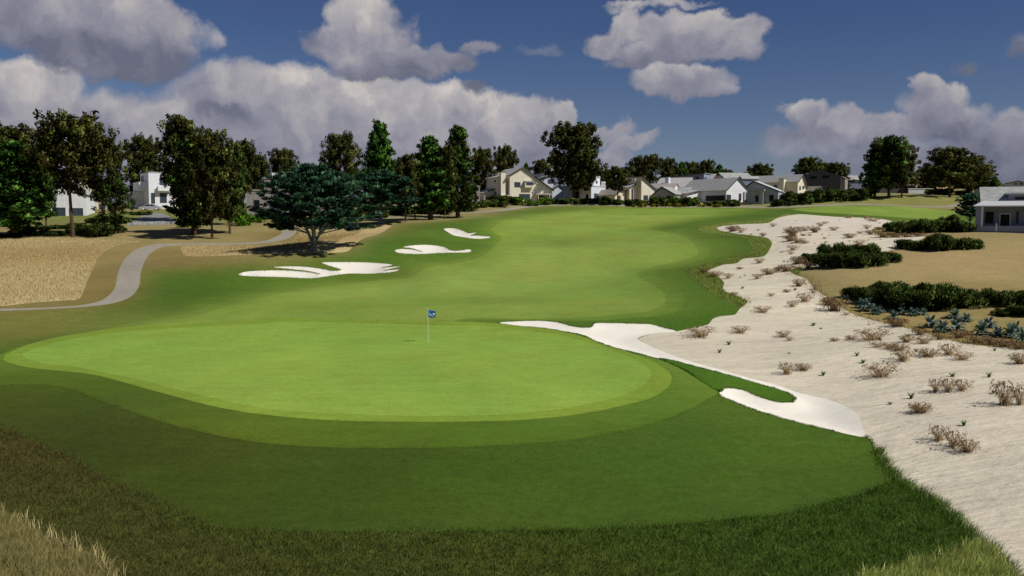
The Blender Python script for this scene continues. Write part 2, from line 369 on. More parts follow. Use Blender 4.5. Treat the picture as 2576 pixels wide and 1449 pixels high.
def G(u, v):
    x,y = cast([u],[v],gz); return Vector((x[0],y[0],float(gz(x,y)[0])))
def GY(u, Y):
    d = rays(u,600.); x = d[0]/d[1]*Y; return Vector((x,Y,float(gz(np.array([x]),np.array([Y]))[0])))

# ------------------------------------------------------------------ ground zones (outlines in picture units, dropped on the ground)
def spline(P, closed=True, step=7, sharp=False):
    P = [np.array(p,float) for p in P]; n = len(P); out = []
    rng = range(n if closed else n-1)
    for i in rng:
        p0 = P[(i-1)%n] if closed or i>0 else P[i]; p1 = P[i]; p2 = P[(i+1)%n]; p3 = P[(i+2)%n] if closed or i+2<n else P[(i+1)%n]
        L = np.linalg.norm(p2-p1); k = max(1,int(L/step))
        # centripetal-ish tension where neighbours are far longer
        m1 = (p2-p0)*.5; m2 = (p3-p1)*.5
        l1 = np.linalg.norm(m1); l2 = np.linalg.norm(m2)
        if l1 > L: m1 = m1*L/l1
        if l2 > L: m2 = m2*L/l2
        for j in range(k):
            t = j/k; h = (2*t**3-3*t*t+1, t**3-2*t*t+t, -2*t**3+3*t*t, t**3-t*t)
            out.append(h[0]*p1+h[1]*m1+h[2]*p2+h[3]*m2)
    if not closed: out.append(P[-1])
    return np.array(out)
def zone(P, step=7):
    s = spline(P, True, step); x,y = cast(s[:,0],s[:,1],gz); return np.stack([x,y],1)
def strip(P, w, w2=None):
    """a path: centre line in picture units, width in metres"""
    s = spline(P, False, 6); x,y = cast(s[:,0],s[:,1],gz); c = np.stack([x,y],1)
    c = ribbon_smooth(c); d = np.gradient(c,axis=0); d /= np.linalg.norm(d,axis=1)[:,None]+1e-9; n = np.stack([-d[:,1],d[:,0]],1)
    return np.vstack([c+n*w/2,(c-n*w/2)[::-1]])
def ribbon_smooth(c):
    # even spacing in metres then smooth
    L = np.concatenate([[0],np.cumsum(np.linalg.norm(np.diff(c,axis=0),axis=1))]); t = np.arange(0,L[-1],1.8)
    c = np.stack([np.interp(t,L,c[:,0]),np.interp(t,L,c[:,1])],1)
    for _ in range(6): c[1:-1] = (c[:-2]+2*c[1:-1]+c[2:])/4
    return c
def inside(px, py, poly):
    ins = np.zeros(len(px),bool); x0,y0 = poly[:,0],poly[:,1]; x1,y1 = np.roll(x0,-1),np.roll(y0,-1)
    bb = (px>=x0.min())&(px<=x0.max())&(py>=y0.min())&(py<=y0.max()); q = np.where(bb)[0]
    if len(q)==0: return ins
    for s in range(0,len(q),20000):
        k = q[s:s+20000]; X = px[k][:,None]; Y = py[k][:,None]
        c = ((y0>Y)!=(y1>Y)); xi = (x1-x0)*(Y-y0)/(y1-y0+1e-12)+x0
        ins[k] = (np.sum(c&(X<xi),1)%2)==1
    return ins
def dist_edge(px, py, poly):
    a = poly; b_ = np.roll(poly,-1,0); out = np.empty(len(px))
    for s in range(0,len(px),5000):
        p = np.stack([px[s:s+5000],py[s:s+5000]],1)[:,None]; ab = b_-a; t = np.clip(((p-a)*ab).sum(-1)/((ab*ab).sum(-1)+1e-12),0,1)
        out[s:s+5000] = np.sqrt((((a+ab*t[...,None])-p)**2).sum(-1).min(1))
    return out

Z = []     # (key, polygon)
def addz(key, P, step=7): Z.append((key, zone(P, step)))
addz('fescue', [(-420,600),(-150,596),(0,594),(120,598),(240,602),(330,606),(354,609),(312,613),(275,625),(250,644),(233,677),(217,711),(200,750),(167,755),(83,761),(0,770),(-200,778),(-420,790)])
addz('fescue', [(454,617),(456,630),(462,641),(490,645),(583,642),(708,639),(800,636),(870,634),(886,623),(911,601),(954,588),(994,564.5),(960,566),(880,567),(800,570),(756,571),(752,590),(722,608),(660,618),(560,617)])
addz('rough', [(-500,800),(-200,792),(0,784),(125,779),(208,773),(270,766),(320,752),(345,732),(352,705),(368,682),(430,674),(520,668),(600,662),(700,655),(780,645),(850,637),(884,628),(911,603),(954,590),(994,565),(1060,560),(1130,554),(1200,547),(1240,541),(1262,533),(1292,526.5),(1341,520),(1396,517.5),(1480,516.5),(1572,518.5),(1643,521),(1750,521.5),(1880,524),(1990,524),(2090,519),(2200,517),(2300,523),(2400,530),(2500,535),(2700,540),(2900,560),(2700,572),(2500,573),(2400,566),(2300,565),(2256,561),(2225,566),(2190,574),(2180,583),(2120,640),(2000,672),(1975,684),(2010,740),(2080,800),(2300,900),(2500,1000),(2800,1200),(2900,1449),(2950,1900),(1288,2100),(-500,1900),(-700,1200)])
0 and addz('tanslope', [(2040,512),(2090,506),(2140,503),(2200,499),(2300,496),(2400,498),(2500,504),(2700,512),(2700,520),(2500,520),(2400,514),(2350,519),(2280,514),(2180,512),(2100,513)])
0 and addz('olive', [(2190,507),(2260,503),(2350,504),(2358,512),(2335,519),(2280,514),(2215,513)])
addz('fairway2', [(1994,527),(2040,522),(2082,519),(2182,518),(2257,519),(2357,527),(2410,535),(2390,545),(2340,551),(2290,549),(2232,545),(2107,537),(2040,533)])
addz('strip', [(1724,681),(1752,672),(1790,662),(1850,643),(1888,634),(1891,620),(1880,604),(1862,596),(1800,588),(1755,578),(1770,570),(1816,562),(1880,557),(1947,549),(1990,539),(2040,600),(1990,720),(1890,790),(1869,774),(1835,763),(1797,741),(1760,714)])
# mown turf
FIRST = [(833,707),(720,722),(625,740),(530,768),(458,790),(342,811),(233,832),(158,844),(62,869),(8,889),(-40,905),(-300,925),(-500,1000),(-300,975),(-60,970),(0,969),(83,967),(130,970),(187,981),(250,1006),(333,1036),(437,1069),(583,1102),(708,1119),(830,1125),(1000,1127),(1200,1123),(1400,1110),(1560,1085),(1700,1045),(1780,1003),(1806,985),(1770,960),(1735,940),(1690,917),(1640,900),(1560,884),(1500,868),(1440,849),(1400,838),(1340,829),(1240,819),(1160,810),(1190,804),(1350,806),(1500,806),(1640,796),(1712,778),(1722,748),(1700,716),(1650,694),(1650,680),(1740,661),(1784,645),(1790,625),(1770,606),(1715,588),(1650,577),(1700,565),(1780,553),(1850,540),(1905,528),(1800,523),(1650,523),(1500,524),(1380,533),(1290,544),(1230,556),(1215,575),(1245,597),(1230,612),(1195,640),(1130,655),(1060,664),(1020,690),(960,700),(900,702)]
addz('first', FIRST)
addz('fairway', [(860,716),(740,733),(640,752),(560,775),(480,797),(380,813),(300,830),(420,830),(600,815),(800,812),(1000,815),(1130,810),(1180,800),(1350,802),(1500,796),(1610,785),(1632,782),(1666,767),(1674,744),(1647,718),(1612,701),(1600,688),(1640,672),(1710,656),(1748,645),(1757,632),(1748,616),(1728,600),(1690,587),(1640,578),(1631,572),(1676,561),(1750,548),(1824,533),(1870,528),(1790,525),(1650,525),(1500,527),(1390,537),(1310,548),(1260,560),(1235,578),(1262,598),(1245,618),(1215,644),(1150,662),(1080,672),(1030,698),(950,706)])
addz('collar', [(8,904),(14,893),(62,870),(158,846),(290,826),(430,815),(600,806),(750,800),(1000,806),(1235,812),(1330,822),(1400,831),(1470,848),(1560,878),(1640,908),(1683,935),(1690,951),(1682,972),(1640,1000),(1560,1022),(1450,1043),(1300,1057),(1073,1061),(833,1057),(625,1038),(492,1011),(308,961),(233,942),(75,925),(25,913)])
addz('green', [(57,895),(75,882),(150,859),(290,836),(430,826),(600,817),(750,810),(1000,815),(1235,822),(1330,832),(1400,841),(1460,856),(1540,880),(1605,908),(1635,930),(1638,944),(1625,965),(1580,990),(1500,1012),(1400,1030),(1250,1043),(1073,1046),(833,1040),(683,1029),(583,1011),(442,979),(358,957),(192,923),(100,912)])
addz('tall', [(-500,1050),(-150,1058),(0,1074),(78,1108),(172,1149),(278,1205),(375,1247),(472,1297),(556,1327),(671,1335),(850,1338),(1200,1336),(1500,1330),(1650,1322),(1800,1312),(1970,1294),(2090,1262),(2169,1242),(2233,1214),(2400,1200),(2700,1449),(2800,1900),(1288,2100),(-500,1900),(-700,1300)])
addz('straw', [(-500,1240),(-150,1268),(0,1298),(50,1315),(111,1357),(178,1384),(250,1426),(290,1460),(350,1560),(300,1900),(-500,1900)])
addz('lime', [(2150,1475),(2209,1452),(2288,1431),(2388,1407),(2436,1379),(2468,1371),(2520,1390),(2560,1449),(2650,1600),(2700,1900),(2050,1900),(2080,1600)])
WASTE = [(2548,1449),(2520,1412),(2490,1385),(2460,1365),(2400,1305),(2330,1250),(2280,1222),(2240,1190),(2215,1155),(2200,1125),(2183,1100),(2050,1060),(1850,1000),(1680,900),(1600,862),(1640,840),(1696,834),(1734,827),(1782,816),(1792,803),(1810,796),(1850,791),(1859,778),(1880,761),(1862,749),(1842,741),(1818,728),(1822,714),(1812,701),(1790,690),(1775,684),(1790,677),(1820,666),(1854,662),(1869,651),(1921,645),(1936,628),(1942,611),(1932,600),(1902,594),(1857,589),(1812,580),(1802,574),(1816,569),(1872,564),(1932,561),(1955,549),(1985,542),(2015,539),(2097,545),(2172,548),(2217,551),(2251,560),(2210,572),(2190,579),(2207,589),(2232,596),(2290,592),(2322,593),(2330,598),(2312,603),(2275,618),(2257,625),(2200,640),(2100,668),(2020,672),(1989,684),(2030,703),(2052,728),(2075,744),(2124,778),(2165,797),(2232,814),(2304,831),(2379,853),(2454,868),(2576,879),(2700,900),(2900,930),(3000,1100),(3000,1449),(3000,1900),(2760,1900),(2640,1600)]
addz('waste', WASTE)
addz('bunkR', [(1253,812),(1300,808),(1350,806.5),(1400,810),(1440,820),(1470,824),(1489,822),(1494,813),(1540,812),(1600,814),(1640,816),(1670,824),(1700,834),(1650,838),(1612,847),(1603,853),(1614,860),(1647,876),(1722,904),(1811,929),(1891,952),(1950,967),(2010,987),(2090,1007),(2121,1019),(2149,1035),(2163,1051),(2170,1075),(2175,1098),(2149,1095),(2058,1075),(1978,1055),(1899,1031),(1850,1012),(1811,995),(1811,984),(1800,970),(1740,938),(1690,912),(1640,899),(1610,890),(1550,876),(1500,859),(1465,843),(1410,832),(1360,824.5),(1300,819.5)],5)
addz('finger', [(1780,968),(1720,930),(1660,902),(1700,908),(1722,915),(1797,934),(1872,954),(1947,976),(1985,989),(2000,1001),(1996,1010),(1977,1012),(1947,1009),(1910,997),(1872,982),(1842,976),(1820,977),(1811,985)],5)
addz('bunkA', [(600,690),(617,683.6),(650,681),(708,680),(771,684),(806,690),(779,682.5),(733,677),(688,672),(729,670),(771,671.5),(812,677),(837,681.5),(858,679.4),(850,675),(829,669),(812,663),(808,660),(875,659),(937,660.7),(987,666),(962,673.5),(1008,670),(968,680),(1004,678),(992,683.6),(937,688.6),(875,688.6),(825,695),(783,700),(708,697),(650,695.5),(612,694)],4)
addz('bunkB', [(992,630),(1008,626),(1040,628),(1062,633.5),(1040,625.5),(1014,621),(1054,616),(1091,617),(1119,622),(1134,630),(1155,630.5),(1180,627),(1187,631),(1178,635),(1120,636),(1060,639),(1020,638),(997,635)],4)
addz('bunkC', [(1114,576),(1129,574),(1149,575),(1166,581),(1181,587),(1201,584),(1186,592),(1204,593),(1219,594.5),(1232,595),(1234,598),(1204,601),(1174,598),(1141,592),(1124,583)],4)
NP = len(Z)
Z.append(('path', strip([(404,617),(445,614),(520,613.5),(600,614),(655,612),(696,604),(724,590),(729,576),(722,564),(740,556),(800,552),(880,552),(950,550),(1029,544.5),(1120,539),(1219,533),(1285,525),(1341,517.6),(1396,515),(1480,514),(1572,516),(1643,518.5),(1750,519),(1860,520),(1982,521),(2057,517),(2157,514),(2257,516),(2332,521),(2382,521),(2419,512),(2440,506)], 2.3)))
# the near bend of the path is wider
addz('path', [(-450,778),(0,776.5),(125,773),(208,767),(258,754),(287,727),(296,690),(308,661),(329,636),(358,621),(396,614),(430,613),(432,616),(408,621),(383,634),(367,652),(354,686),(350,719),(329,746),(283,763),(208,772),(104,778),(0,782),(-450,787)],5)
addz('drive', [(322,564),(430,562),(440,566),(436,552),(418,540),(400,536),(360,536),(352,548),(335,556)],5)
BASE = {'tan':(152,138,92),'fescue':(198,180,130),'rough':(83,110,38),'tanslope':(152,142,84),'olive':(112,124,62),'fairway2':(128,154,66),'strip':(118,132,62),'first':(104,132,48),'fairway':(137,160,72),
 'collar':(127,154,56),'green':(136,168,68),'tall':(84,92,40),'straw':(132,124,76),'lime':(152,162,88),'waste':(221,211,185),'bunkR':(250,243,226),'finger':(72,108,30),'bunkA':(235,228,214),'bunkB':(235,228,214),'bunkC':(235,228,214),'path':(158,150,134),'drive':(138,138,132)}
# dry and lush patches of the grass, plus cloud shade painted in at near left: (u, v, radius x m, radius y m, colour, strength, zones)
_G = ('rough','first','finger','tall')
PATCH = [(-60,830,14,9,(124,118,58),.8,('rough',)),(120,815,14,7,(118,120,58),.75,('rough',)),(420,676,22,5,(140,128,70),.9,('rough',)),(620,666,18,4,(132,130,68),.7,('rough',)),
 (0,1000,16,9,(70,84,24),.8,_G),(0,1150,14,7,(62,68,24),.95,('rough','first')),(0,1200,13,8,(80,72,38),.9,('tall',)),(250,1330,9,6,(60,64,26),.9,('rough',)),(300,1380,9,6,(84,78,42),.8,('tall',)),(600,1250,9,6,(62,74,24),.8,('rough',)),(1200,1250,12,6,(64,86,24),.7,_G),(1800,1200,10,7,(70,98,28),.8,_G),(1900,1400,8,4,(72,94,34),.7,_G),(2300,1300,6,5,(70,96,34),.7,_G),  # near-left dark tones are painted cloud shade; the browner tint is dry grass
 (800,1090,14,4,(84,108,26),.6,('first',)),(300,960,14,6,(76,100,24),.8,('first',)),(1500,1090,9,4,(78,110,30),.7,('first',)),(1700,1010,6,5,(84,118,36),.6,('first',)),
 (450,740,16,7,(70,104,30),.7,('rough',)),(700,720,14,6,(72,106,32),.7,('rough',)),(1200,545,30,14,(116,124,58),.7,('rough',)),(1450,520,40,12,(112,124,60),.6,('rough',)),(1950,560,24,16,(96,122,48),.5,('rough',)),(1760,720,12,12,(66,104,30),.7,('rough',)),(2300,556,24,12,(104,122,54),.5,('rough',)),
 (1000,600,20,16,(84,118,38),.5,('rough',)),(1700,800,12,8,(62,98,26),.6,('rough',)),(1350,750,20,8,(116,146,54),.6,('fairway',)),(1740,740,12,14,(64,98,28),.6,('rough',)),(1860,625,14,26,(84,106,40),.6,('rough',)),(480,720,20,10,(66,98,28),.6,('rough',)),(650,705,16,8,(70,102,30),.6,('rough',)),(900,645,16,10,(74,108,34),.5,('rough',)),(1130,600,14,12,(72,108,32),.6,('rough',)),(1500,620,60,60,(122,146,60),.6,('first',)),(1250,580,40,40,(112,138,52),.5,('first',)),(1150,700,24,14,(140,160,76),.4,('fairway',)),(1650,540,30,10,(110,138,56),.5,('fairway',)),(1350,590,20,14,(116,146,56),.5,('fairway',)),(850,770,18,6,(118,146,54),.5,('fairway',)),(1250,640,20,10,(136,156,72),.5,('fairway',)),(1500,720,16,8,(122,158,68),.5,('fairway',)),(1550,560,30,16,(134,156,66),.5,('fairway',)),(1450,610,12,10,(118,140,58),.5,('fairway',)),
 (340,700,22,26,(130,114,64),.75,('tan',)),(300,740,14,14,(128,112,62),.7,('tan',)),(420,640,16,8,(136,118,68),.6,('tan',)),(700,590,8,10,(132,116,66),.7,('tan',)),
 (2150,860,26,12,(154,136,76),.5,('tan',)),(2450,750,20,8,(152,136,82),.6,('tan',)),(2400,650,26,14,(172,150,104),.8,('tan',)),(1240,490,60,20,(110,122,60),.8,('tan',)),(1850,490,90,24,(120,126,66),.8,('tan',)),(100,545,60,20,(110,118,62),.8,('tan',)),(400,545,30,14,(112,124,60),.8,('tan',)),(850,540,40,12,(128,124,70),.6,('tan',)),(2300,490,60,22,(130,132,74),.7,('tan',)),
 (100,640,20,12,(178,150,96),.6,('fescue',)),(820,600,20,14,(166,142,88),.7,('fescue',)),
 (2350,1000,12,10,(216,204,182),.5,('waste',)),(1700,860,10,5,(206,195,174),.6,('waste',)),(2400,1350,8,5,(212,200,178),.5,('waste',)),(2000,560,30,20,(222,210,196),.7,('waste',))]
PATCH += [(2260,510,34,12,(118,130,66),.75,('tan',)),(2380,500,30,14,(136,140,76),.7,('tan',)),(2140,508,30,12,(140,138,78),.6,('tan',)),(2480,515,24,14,(150,140,84),.5,('tan',)),(1262,545,9,8,(120,128,66),.7,('tan','rough')),(950,585,8,16,(126,122,62),.6,('rough',)),(1150,1430,5,3,(82,84,38),.5,('tall',))]
_pw = []
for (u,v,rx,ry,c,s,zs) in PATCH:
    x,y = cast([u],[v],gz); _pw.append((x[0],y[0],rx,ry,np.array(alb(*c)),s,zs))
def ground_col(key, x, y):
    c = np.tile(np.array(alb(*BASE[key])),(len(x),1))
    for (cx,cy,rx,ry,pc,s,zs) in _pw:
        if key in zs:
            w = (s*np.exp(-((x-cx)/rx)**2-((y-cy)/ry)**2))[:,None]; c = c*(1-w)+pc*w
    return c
def soften(k, p, c):
    # where one mowing height runs into the next the turf changes gradually
    pairs = {'fairway':(('fairway','first',2.6),),'first':(('fairway','fairway',2.2),('first','rough',2.6)),'rough':(('first','first',2.6),('roughedge','tan',1.6)),'tan':(('roughedge','rough',1.6),)}.get(k,())
    u, inv = np.unique(np.round(p,3), axis=0, return_inverse=True); inv = inv.ravel()
    for (edge,other,w) in pairs:
        poly = [q for kk,q in Z if kk==('rough' if edge=='roughedge' else edge)][0]
        d = np.full(len(u),99.); near = (u[:,1]>(57 if edge!='roughedge' else 62))&(u[:,1]<260)&(np.abs(u[:,0])<140)
        if near.any(): d[near] = dist_edge(u[near,0],u[near,1],poly)
        d = d[inv][:,None]; t = .5*np.exp(-(d/w)**1.3)*np.clip((p[:,1:2]-57)/8,0,1)
        c = c*(1-t)+ground_col(other,p[:,0],p[:,1])*t
    return c
def build_ground():
    rs = np.random.RandomState(3); pts = []
    y = 12.0
    while y < 430:
        sp = max(.32,.012*y); xs = np.arange(-.72*y-9,.72*y+9,sp)
        pts.append(np.stack([xs+rs.uniform(-.15,.15,len(xs))*sp, np.full(len(xs),y)+rs.uniform(-.15,.15,len(xs))*sp],1)); y *= 1.0125
    a = np.concatenate(pts)
    gx,gy = np.meshgrid(np.arange(-420,421,12.),np.arange(-60,560,12.)); g = np.stack([gx.ravel(),gy.ravel()],1)
    g += rs.uniform(-1,1,g.shape); g = g[~((g[:,1]>11)&(g[:,1]<430)&(np.abs(g[:,0])<.72*g[:,1]+10))]
    hx,hy = np.meshgrid(np.arange(-4000,4001,200.),np.arange(-2000,6001,200.)); h = np.stack([hx.ravel(),hy.ravel()],1)+1.7; h = h[~((np.abs(h[:,0])<440)&(h[:,1]>-80)&(h[:,1]<580))]
    vs = [a,g,h]; n0 = sum(map(len,vs)); edges = []; n = n0
    for key,p in Z:
        # drop near-duplicate neighbours
        keep = [0]
        for i in range(1,len(p)):
            if np.hypot(*(p[i]-p[keep[-1]])) > .12: keep.append(i)
        q = p[keep]; k = len(q); vs.append(q); edges += [(n+i,n+(i+1)%k) for i in range(k)]; n += k
    allp = np.concatenate(vs)
    ov,oe,of,_,_,_ = delaunay_2d_cdt([Vector(p) for p in allp], edges, [], 0, 1e-5)
    V2 = np.array([(v.x,v.y) for v in ov]); F = np.array([list(f) for f in of if len(f)==3],np.int32)
    cen = V2[F].mean(1); key = np.full(len(F),-1)
    for i,(k,p) in enumerate(Z): key[inside(cen[:,0],cen[:,1],p)] = i
    z = gexact(V2[:,0],V2[:,1])
    nz = np.stack([-(gexact(V2[:,0]+.4,V2[:,1])-gexact(V2[:,0]-.4,V2[:,1]))/.8, -(gexact(V2[:,0],V2[:,1]+.4)-gexact(V2[:,0],V2[:,1]-.4))/.8, np.ones(len(V2))],1)
    # bunkers are hollows
    for i,(k,p) in enumerate(Z):
        if k[:4]=='bunk':
            ins = np.where(inside(V2[:,0],V2[:,1],p))[0]
            if i: 
                fg = [pp for kk,pp in Z if kk=='finger'][0]
                ins = ins[~inside(V2[ins,0],V2[ins,1],fg)]
            d = dist_edge(V2[ins,0],V2[ins,1],p)
            if k=='bunkR': d = np.minimum(d, dist_edge(V2[ins,0],V2[ins,1],fg))
            z[ins] -= (.22 if k=='bunkR' else .5)*np.clip(d/1.1,0,1)
    V3 = np.column_stack([V2,z])
    nm = nz/np.linalg.norm(nz,axis=1)[:,None]
    names = [('ground',('tan','fescue','tanslope','straw'),M_dry),('rough',('rough','strip','olive','tall','lime','finger'),M_rough),('fairway',('first','fairway','fairway2'),M_turf),('putting_green',('collar','green'),M_turf),
             ('sand',('waste',),M_sand),('greenside_bunker',('bunkR',),M_bunk),('large_bunker',('bunkA',),M_bunk),('middle_bunker',('bunkB',),M_bunk),('far_bunker',('bunkC',),M_bunk),('path',('path',),M_path),('driveway',('drive',),M_path)]
    fk = np.array(['tan']+[k for k,_ in Z])[key+1]
    for name,keys,mat in names:
        sel = np.isin(fk,keys); f = F[sel]; ks = fk[sel]
        if not len(f): continue
        cc = np.zeros((len(f),3,3))
        for k in keys:
            m_ = ks==k
            if m_.any():
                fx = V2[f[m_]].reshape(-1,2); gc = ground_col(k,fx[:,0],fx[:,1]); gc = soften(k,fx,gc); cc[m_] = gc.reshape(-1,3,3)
        used,inv = np.unique(f,return_inverse=True); f2 = inv.reshape(-1,3)
        a_ = V3[used]; 
        # orientation up
        e1 = a_[f2[:,1]]-a_[f2[:,0]]; e2 = a_[f2[:,2]]-a_[f2[:,0]]; flip = (e1[:,0]*e2[:,1]-e1[:,1]*e2[:,0])<0
        f2[flip] = f2[flip][:,::-1]; cc[flip] = cc[flip][:,::-1]
        bunk = 'bunker' in name
        me = np_mesh(name,a_,f2,mat,corner_cols=cc,normals=None if bunk else nm[used])
        tag(link(name,me),kind='structure')
build_ground()
print('ground done')
# distant hills
def hills():
    xs = np.linspace(150,1500,90); ys = np.linspace(750,1400,30); V=[]; 
    for yy in ys:
        for x in xs:
            t = math.sin(math.pi*min(max((yy-750)/650,0),1)); e = min(1,(x-150)/160)
            V.append((x,yy,13+e*t*(34+9*math.sin(x*.011+yy*.004)+5*math.sin(x*.027+1)+3*math.sin(x*.06+yy*.02))))
    n=90; F=[(j*n+i,j*n+i+1,(j+1)*n+i+1,(j+1)*n+i) for j in range(29) for i in range(n-1)]
    c = np.tile(np.array(alb(168,146,100)),(len(V),1))
    tag(link('hills', np_mesh('hills',V,F,M_dry,cols=c)),kind='structure')
hills()
#@@OBJECTS
# ------------------------------------------------------------------ plants
def col_l(c, k=1.0): return np.array(alb(*c))*k
def leaf_quads(rs, cen, size, aspect, normal, spread, cols, shape='diamond', droop=None):
    """one small leaf-like face per centre; normal = shading direction, spread = how freely the face turns"""
    n = len(cen); d = rs.normal(size=(n,3))*spread+ normal*(1-spread)*.8; d /= np.linalg.norm(d,axis=1)[:,None]+1e-9
    t = rs.normal(size=(n,3)) if droop is None else droop+rs.normal(size=(n,3))*.45
    t -= (t*d).sum(1)[:,None]*d; t /= np.linalg.norm(t,axis=1)[:,None]+1e-9; b = np.cross(d,t)
    s = (size*rs.uniform(.6,1.3,n))[:,None]; a = s*aspect
    V = np.stack([cen-t*s, cen+b*a*rs.uniform(.7,1.2,n)[:,None]-t*s*.1, cen+t*s, cen-b*a*rs.uniform(.7,1.2,n)[:,None]+t*s*.15],1).reshape(-1,3)
    F = np.arange(n*4).reshape(-1,4)
    return V,F,np.repeat(cols,4,0),np.repeat(normal,4,0)
def cloud(rs, clumps, per, size, aspect, base_cols, probs, cen0, up=.35, spread=.8, jit=.18, droopf=None, flat=1.0):
    """clumps (n,4): centre and radius -> many leaf faces, coloured clump by clump"""
    C = np.repeat(clumps,per,0); n = len(C); d = rs.normal(size=(n,3)); d /= np.linalg.norm(d,axis=1)[:,None]
    r = rs.uniform(0,1,n)**.45; off = d*(C[:,3]*r)[:,None]; off[:,2] *= flat; cen = C[:,:3]+off
    out = C[:,:3]-cen0; out /= np.linalg.norm(out,axis=1)[:,None]+1e-9
    nm = d*1.0+out*.55+np.array([0,0,up]); nm /= np.linalg.norm(nm,axis=1)[:,None]
    pick = rs.choice(len(base_cols), len(clumps), p=probs); cc = np.array(base_cols)[pick]*rs.uniform(1-jit*1.6,1+jit*1.6,(len(clumps),1))
    cols = np.repeat(cc,per,0)*rs.uniform(1-jit,1+jit,(n,1))
    return leaf_quads(rs, cen, size, aspect, nm, spread, cols, droop=None if droopf is None else droopf(out,d))
def tubes(list_, sides=6):
    """tapered tubes: each a list of (point, radius) joined into one mesh"""
    VV=[];FF=[];n=0
    for path in list_:
        P = np.array([p for p,_ in path],float); r = np.array([q for _,q in path],float); k=len(P)
        T = np.gradient(P,axis=0); T /= np.linalg.norm(T,axis=1)[:,None]+1e-9
        ref = np.array([1,0,0.]) if abs(T[0][0])<.8 else np.array([0,1,0.])
        for i in range(k):
            a = np.cross(T[i],ref); a/=np.linalg.norm(a); b = np.cross(T[i],a); an = np.arange(sides)/sides*2*math.pi
            VV.append(P[i]+(np.cos(an)[:,None]*a+np.sin(an)[:,None]*b)*r[i])
        for i in range(k-1):
            for j in range(sides): FF.append((n+i*sides+j,n+i*sides+(j+1)%sides,n+(i+1)*sides+(j+1)%sides,n+(i+1)*sides+j))
        n += k*sides
    return np.concatenate(VV),np.array(FF)
PINEC = [col_l((76,81,36)),col_l((99,105,47)),col_l((85,83,43)),col_l((137,148,72)),col_l((125,121,67))]
GREENC = [col_l((72,115,44)),col_l((101,150,58)),col_l((53,87,36)),col_l((126,174,76))]
MIXC = [col_l((72,84,38)),col_l((79,113,46)),col_l((106,142,62)),col_l((91,86,46))]
def make_pine(seed, cb=.3, R0=.34, lean=0, cols=PINEC, probs=(.34,.3,.18,.12,.06), nl=46, dens=1.0, sparse=0, round_=0.5):
    """pine of unit height: trunk with open limbs, crown of lumps carried by them"""
    rs = np.random.RandomState(seed); paths=[]; cl=[]
    bend = rs.uniform(-.03,.03,2)+np.array([lean,0]); 
    def tr(t): return np.array([bend[0]*math.sin(t*3)+lean*t, bend[1]*math.sin(t*2.4), t])
    paths.append([(tr(t), .0155*(1-t)**.7+.003) for t in np.linspace(0,.93,9)]); paths[0][0] = (tr(0),.023)
    for i in range(nl):
        t = cb+(.97-cb)*((i+.5)/nl)**.9+rs.uniform(-.02,.02); u = (t-cb)/(1-cb); a = i*2.4+rs.uniform(-.5,.5)
        prof = (math.sin(math.pi*min(1,(u*.80+.17)))**round_); L = R0*prof*rs.uniform(.62,1.12)
        if u < .25 and sparse: L *= rs.uniform(.3,1.1)
        rise = .10+.30*u+rs.uniform(-.05,.1); p0 = tr(t-.02); pth=[]
        for k in range(5):
            f = k/4; q = p0+np.array([math.cos(a)*L*f, math.sin(a)*L*f, L*rise*f+ .04*L*math.sin(f*6+i)]); pth.append((q,.0065*(1-u*.5)*(1-f*.8)))
        paths.append(pth); ns = 3 if (sparse and u<.3) else 6
        for f in np.linspace(.36 if u<.8 else .2,1.05,ns):
            q = p0+np.array([math.cos(a)*L*f, math.sin(a)*L*f, L*rise*f])+rs.normal(size=3)*.026
            cl.append((*q, rs.uniform(.038,.064)))
    for k in range(10): cl.append((*(tr(rs.uniform(.88,.965))+rs.normal(size=3)*.035), rs.uniform(.034,.050)))
    tv,tf = tubes(paths,6); cl = np.array(cl)
    V,F,c,n = cloud(rs, cl, int(70*dens), .0160, .62, cols, probs, np.array([0,0,(cb+1)/2]))
    return (tv,tf),(V,F,c,n)
def make_conifer(seed, cb=.13, R0=.22, cols=GREENC, probs=(.34,.34,.2,.12), trunk=True):
    rs = np.random.RandomState(seed); paths=[[(np.array([.01*math.sin(t*5),0,t]), .020*(1-t)+.003) for t in np.linspace(0,.95,8)]]; cl=[]
    n=110
    for i in range(n):
        t = cb+(.98-cb)*(i/n)**.95; u=(t-cb)/(1-cb); a = i*2.399+rs.uniform(-.4,.4); prof = min(1,(u+.10)*3.6)*(1-u)**.80*1.12; L = R0*prof*rs.uniform(.7,1.15)+.012
        p0 = np.array([0,0,t]); rise = .25*(u)-.12+rs.uniform(-.1,.15)
        if i%2==0: paths.append([(p0+np.array([math.cos(a)*L*f,math.sin(a)*L*f,L*rise*f]),.004*(1-f*.8)) for f in (0,.5,1)])
        for f in np.linspace(.35,1,4): cl.append((*(p0+np.array([math.cos(a)*L*f,math.sin(a)*L*f,L*rise*f])+rs.normal(size=3)*.013), rs.uniform(.022,.042)))
    cl=np.array(cl); tv,tf = tubes(paths,6)
    V,F,c,nn = cloud(rs, cl, 40, .0165, .48, cols, probs, np.array([0,0,.45]), up=.2, droopf=lambda o,d: o*.6+d*.5+np.array([0,0,.5]))
    return (tv,tf),(V,F,c,nn)
CYPC = [col_l((65,105,76)),col_l((85,130,94)),col_l((49,78,56)),col_l((110,155,116))]
